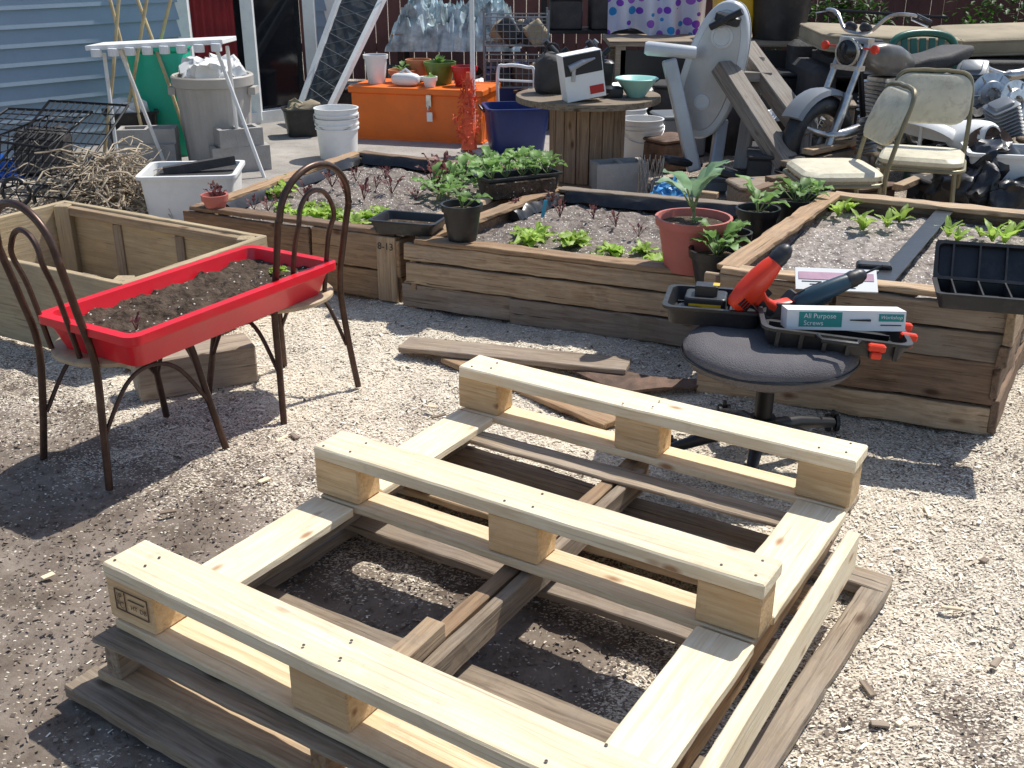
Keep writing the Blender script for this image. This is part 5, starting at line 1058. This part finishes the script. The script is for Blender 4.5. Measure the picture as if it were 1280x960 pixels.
# recognisable loose parts heaped round it
def looseparts():
    spots=((1150,165,6.5,'fairing',white_pt),(1215,172,6.5,'fairing',white_pt),(1255,150,6.7,'cyl',machine_dk),(1240,120,7.2,'disc',chrome),(1005,160,7.2,'cyl',machine_dk),(1265,195,6.2,'pipe',black_pl),(1040,165,6.8,'pipe',chrome),(1095,170,6.7,'cyl',chrome),(1262,90,7.6,'pipe',chrome),(1215,100,7.4,'cyl',machine_dk),(1270,130,7.0,'disc',chrome),(1235,190,6.3,'disc',rust))
    nm={'fairing':('body_fairing','white moulded motorcycle fairing heaped among clutter'),'cyl':('engine_cylinder','finned motorcycle engine cylinder among yard clutter'),'disc':('brake_disc','loose drilled brake disc leaning in clutter'),'pipe':('exhaust_part','loose bent exhaust pipe lying in clutter')}
    for px,py,yy,k_,m_ in spots:
        c=D(px,py,yy); z_=max(.12,c.z); c=Vector((c.x,c.y,z_)); R_=Euler((rnd(-.5,.5),rnd(-.4,.4),rnd(0,3))).to_matrix(); mb=MB()
        if k_=='cyl':
            for k in range(9): mb.slab(c+R_@Vector((0,0,-.1+.024*k)),.19,.17,.008,R_,0,.03,.002)
            mb.slab(c+R_@Vector((0,0,-.12)),.13,.12,.24,R_,0,.02)
            mb.tube([c,Vector((c.x,c.y,.02))],.03,8)
        elif k_=='disc':
            R_=Euler((radians(75),0,rnd(-.6,.6))).to_matrix(); mb.lathe(c,[(.15,0),(.15,.006),(.10,.006),(.09,.02),(.05,.02),(.04,.0)],32,0,R_,True,True)
            for k in range(6): a=k*pi/3; mb.tube([c+R_@Vector((cos(a)*.04,sin(a)*.04,.01)),c+R_@Vector((cos(a)*.14,sin(a)*.14,.008))],.008,6)
            mb.tube([c,Vector((c.x,c.y+.1,.02))],.015,8)
        elif k_=='pipe':
            pts=catm([c+Vector((-.22,-.03,.05)),c+Vector((-.1,0,.0)),c+Vector((.05,0,-.02)),c+Vector((.3,.06,.05))],6); mb.tube(pts,[.02]*10+[.038]*9,10); mb.tube([c,Vector((c.x,c.y,.02))],.012,6)
        else:
            rs=[]
            for t in range(9):
                u=t/8; w=.14*sin(pi*(.15+.75*u)); rs.append([c+R_@Vector((-.2+.4*u,w*cos(a),.11*sin(a)*(1-.3*u))) for a in[pi*k/10 for k in range(11)]]+[c+R_@Vector((-.2+.4*u,w*.93*cos(a),.10*sin(a)*(1-.3*u))) for a in[pi*k/10 for k in range(10,-1,-1)]])
            mb.rings(rs,0,True,True); mb.tube([c+R_@Vector((0,0,.05)),Vector((c.x,c.y,.02))],.012,6)
        solo(mb,nm[k_][0],nm[k_][1],'machine part',m_,True,group='loose motorcycle parts')
looseparts()
q=D(1240,225,6.0)
for i in range(4):
    mb=MB(); mb.ell(Vector((q.x+(-.15,.05,.3,.12)[i],q.y+(.0,.12,.0,-.1)[i],(.2,.30,.25,.14)[i])),(.2,.17,.16),Euler((rnd(-.5,.5),rnd(-.5,.5),rnd(0,3))).to_matrix(),0,44,24,.8); mb.crumple(.07,7); mb.crumple(.02,20)
    mb.v=[(a_,b_,max(.0,c_)) for a_,b_,c_ in mb.v]; solo(mb,'rubbish_bag','crumpled black rubbish bag beside the dinette chair','bag',liner_m,True,group='rubbish bags')
q=G(1250,290); q.z=0; T=thing('plastic_crate','translucent white plastic crate behind the raised bed','crate',(q.x,q.y+.2,0)); mb=MB(); mb.tub(Vector((q.x+.1,q.y+.22,0)),.5,.35,.42,.88,.008,.018,Matrix.Rotation(-.25,3,'Z'),0,.04); part(mb,'crate_body',T,white_pl,smooth=True)
for i,(a,ya,b,yb,w) in enumerate((((1008,190),6.6,(1100,170),7.2,.08),((960,225),6.2,(1040,215),6.4,.07),((1075,165),7.6,(1120,200),7.1,.08),((1195,185),6.6,(1285,165),6.8,.07),((985,205),6.5,(1060,190),6.9,.09),((940,240),6.0,(985,225),6.3,.06),((1010,215),6.3,(1075,205),6.5,.07),((1120,235),6.0,(1170,215),6.4,.06),((820,235),6.6,(900,245),6.4,.05))):
    p1,p2=D(*a,ya),D(*b,yb); p1.z=max(.04,p1.z); p2.z=max(.04,p2.z); board(None,'scrap_timber',p1,p2,w,.035,random.choice([bedC,bed_dark,bedA]),label='weathered scrap timber lying among yard clutter',cat='timber',group='scrap timber',jag=.02)
q=G(1062,190); q.z=0; T=thing('metal_can','small rusty tin can on the ground','tin can',q); mb=MB(); mb.lathe(q,[(.07,0),(.07,.16),(.072,.165),(.065,.165),(.065,.01)],20,0,capb=True); part(mb,'can_wall',T,terra2,smooth=True)
for i,(px,py) in enumerate(((1100,905),(1128,902),(1245,828),(540,508),(548,520),(352,548),(368,545),(1190,760),(1085,860),(330,600),(210,640),(60,720),(470,560),(1160,640),(1230,700))):
    a_=rnd(0,3); c=G(px,py,.006); dv_=Vector((cos(a_),sin(a_),0))*rnd(.012,.03); board(None,'wood_scrap',c-dv_,c+dv_,rnd(.01,.02),.006,pine if i%2 else bedC,label='small wood scrap lying on the chips',cat='wood scrap',group='wood scraps',bev=.001)

# ------------------------------------------------------------ light & camera
sc=bpy.context.scene
w=bpy.data.worlds.new('World'); sc.world=w; w.use_nodes=True; n=w.node_tree; bg=n.nodes['Background']; sk=n.nodes.new('ShaderNodeTexSky'); sk.sky_type='NISHITA'; sk.sun_disc=False
EL,AZ=radians(57),radians(48); sk.sun_elevation=EL; sk.sun_rotation=AZ; n.links.new(sk.outputs[0],bg.inputs['Color']); bg.inputs['Strength'].default_value=.15
l=bpy.data.lights.new('sun','SUN'); l.energy=5.0; l.angle=radians(.5); l.color=(1,.97,.90); lo=bpy.data.objects.new('sun',l); COL.objects.link(lo)
dv=-Vector((sin(AZ)*cos(EL),cos(AZ)*cos(EL),sin(EL))); lo.rotation_euler=dv.to_track_quat('-Z','Y').to_euler()
cam=bpy.data.cameras.new('camera'); co=bpy.data.objects.new('camera',cam); COL.objects.link(co); co.location=(0,0,H); co.rotation_euler=(radians(90)-TH,0,0)
cam.sensor_width=36; cam.lens=36*FP/1280; cam.clip_start=.05; cam.clip_end=600; sc.camera=co
sc.view_settings.view_transform='Standard'; sc.view_settings.look='None'; sc.view_settings.exposure=0
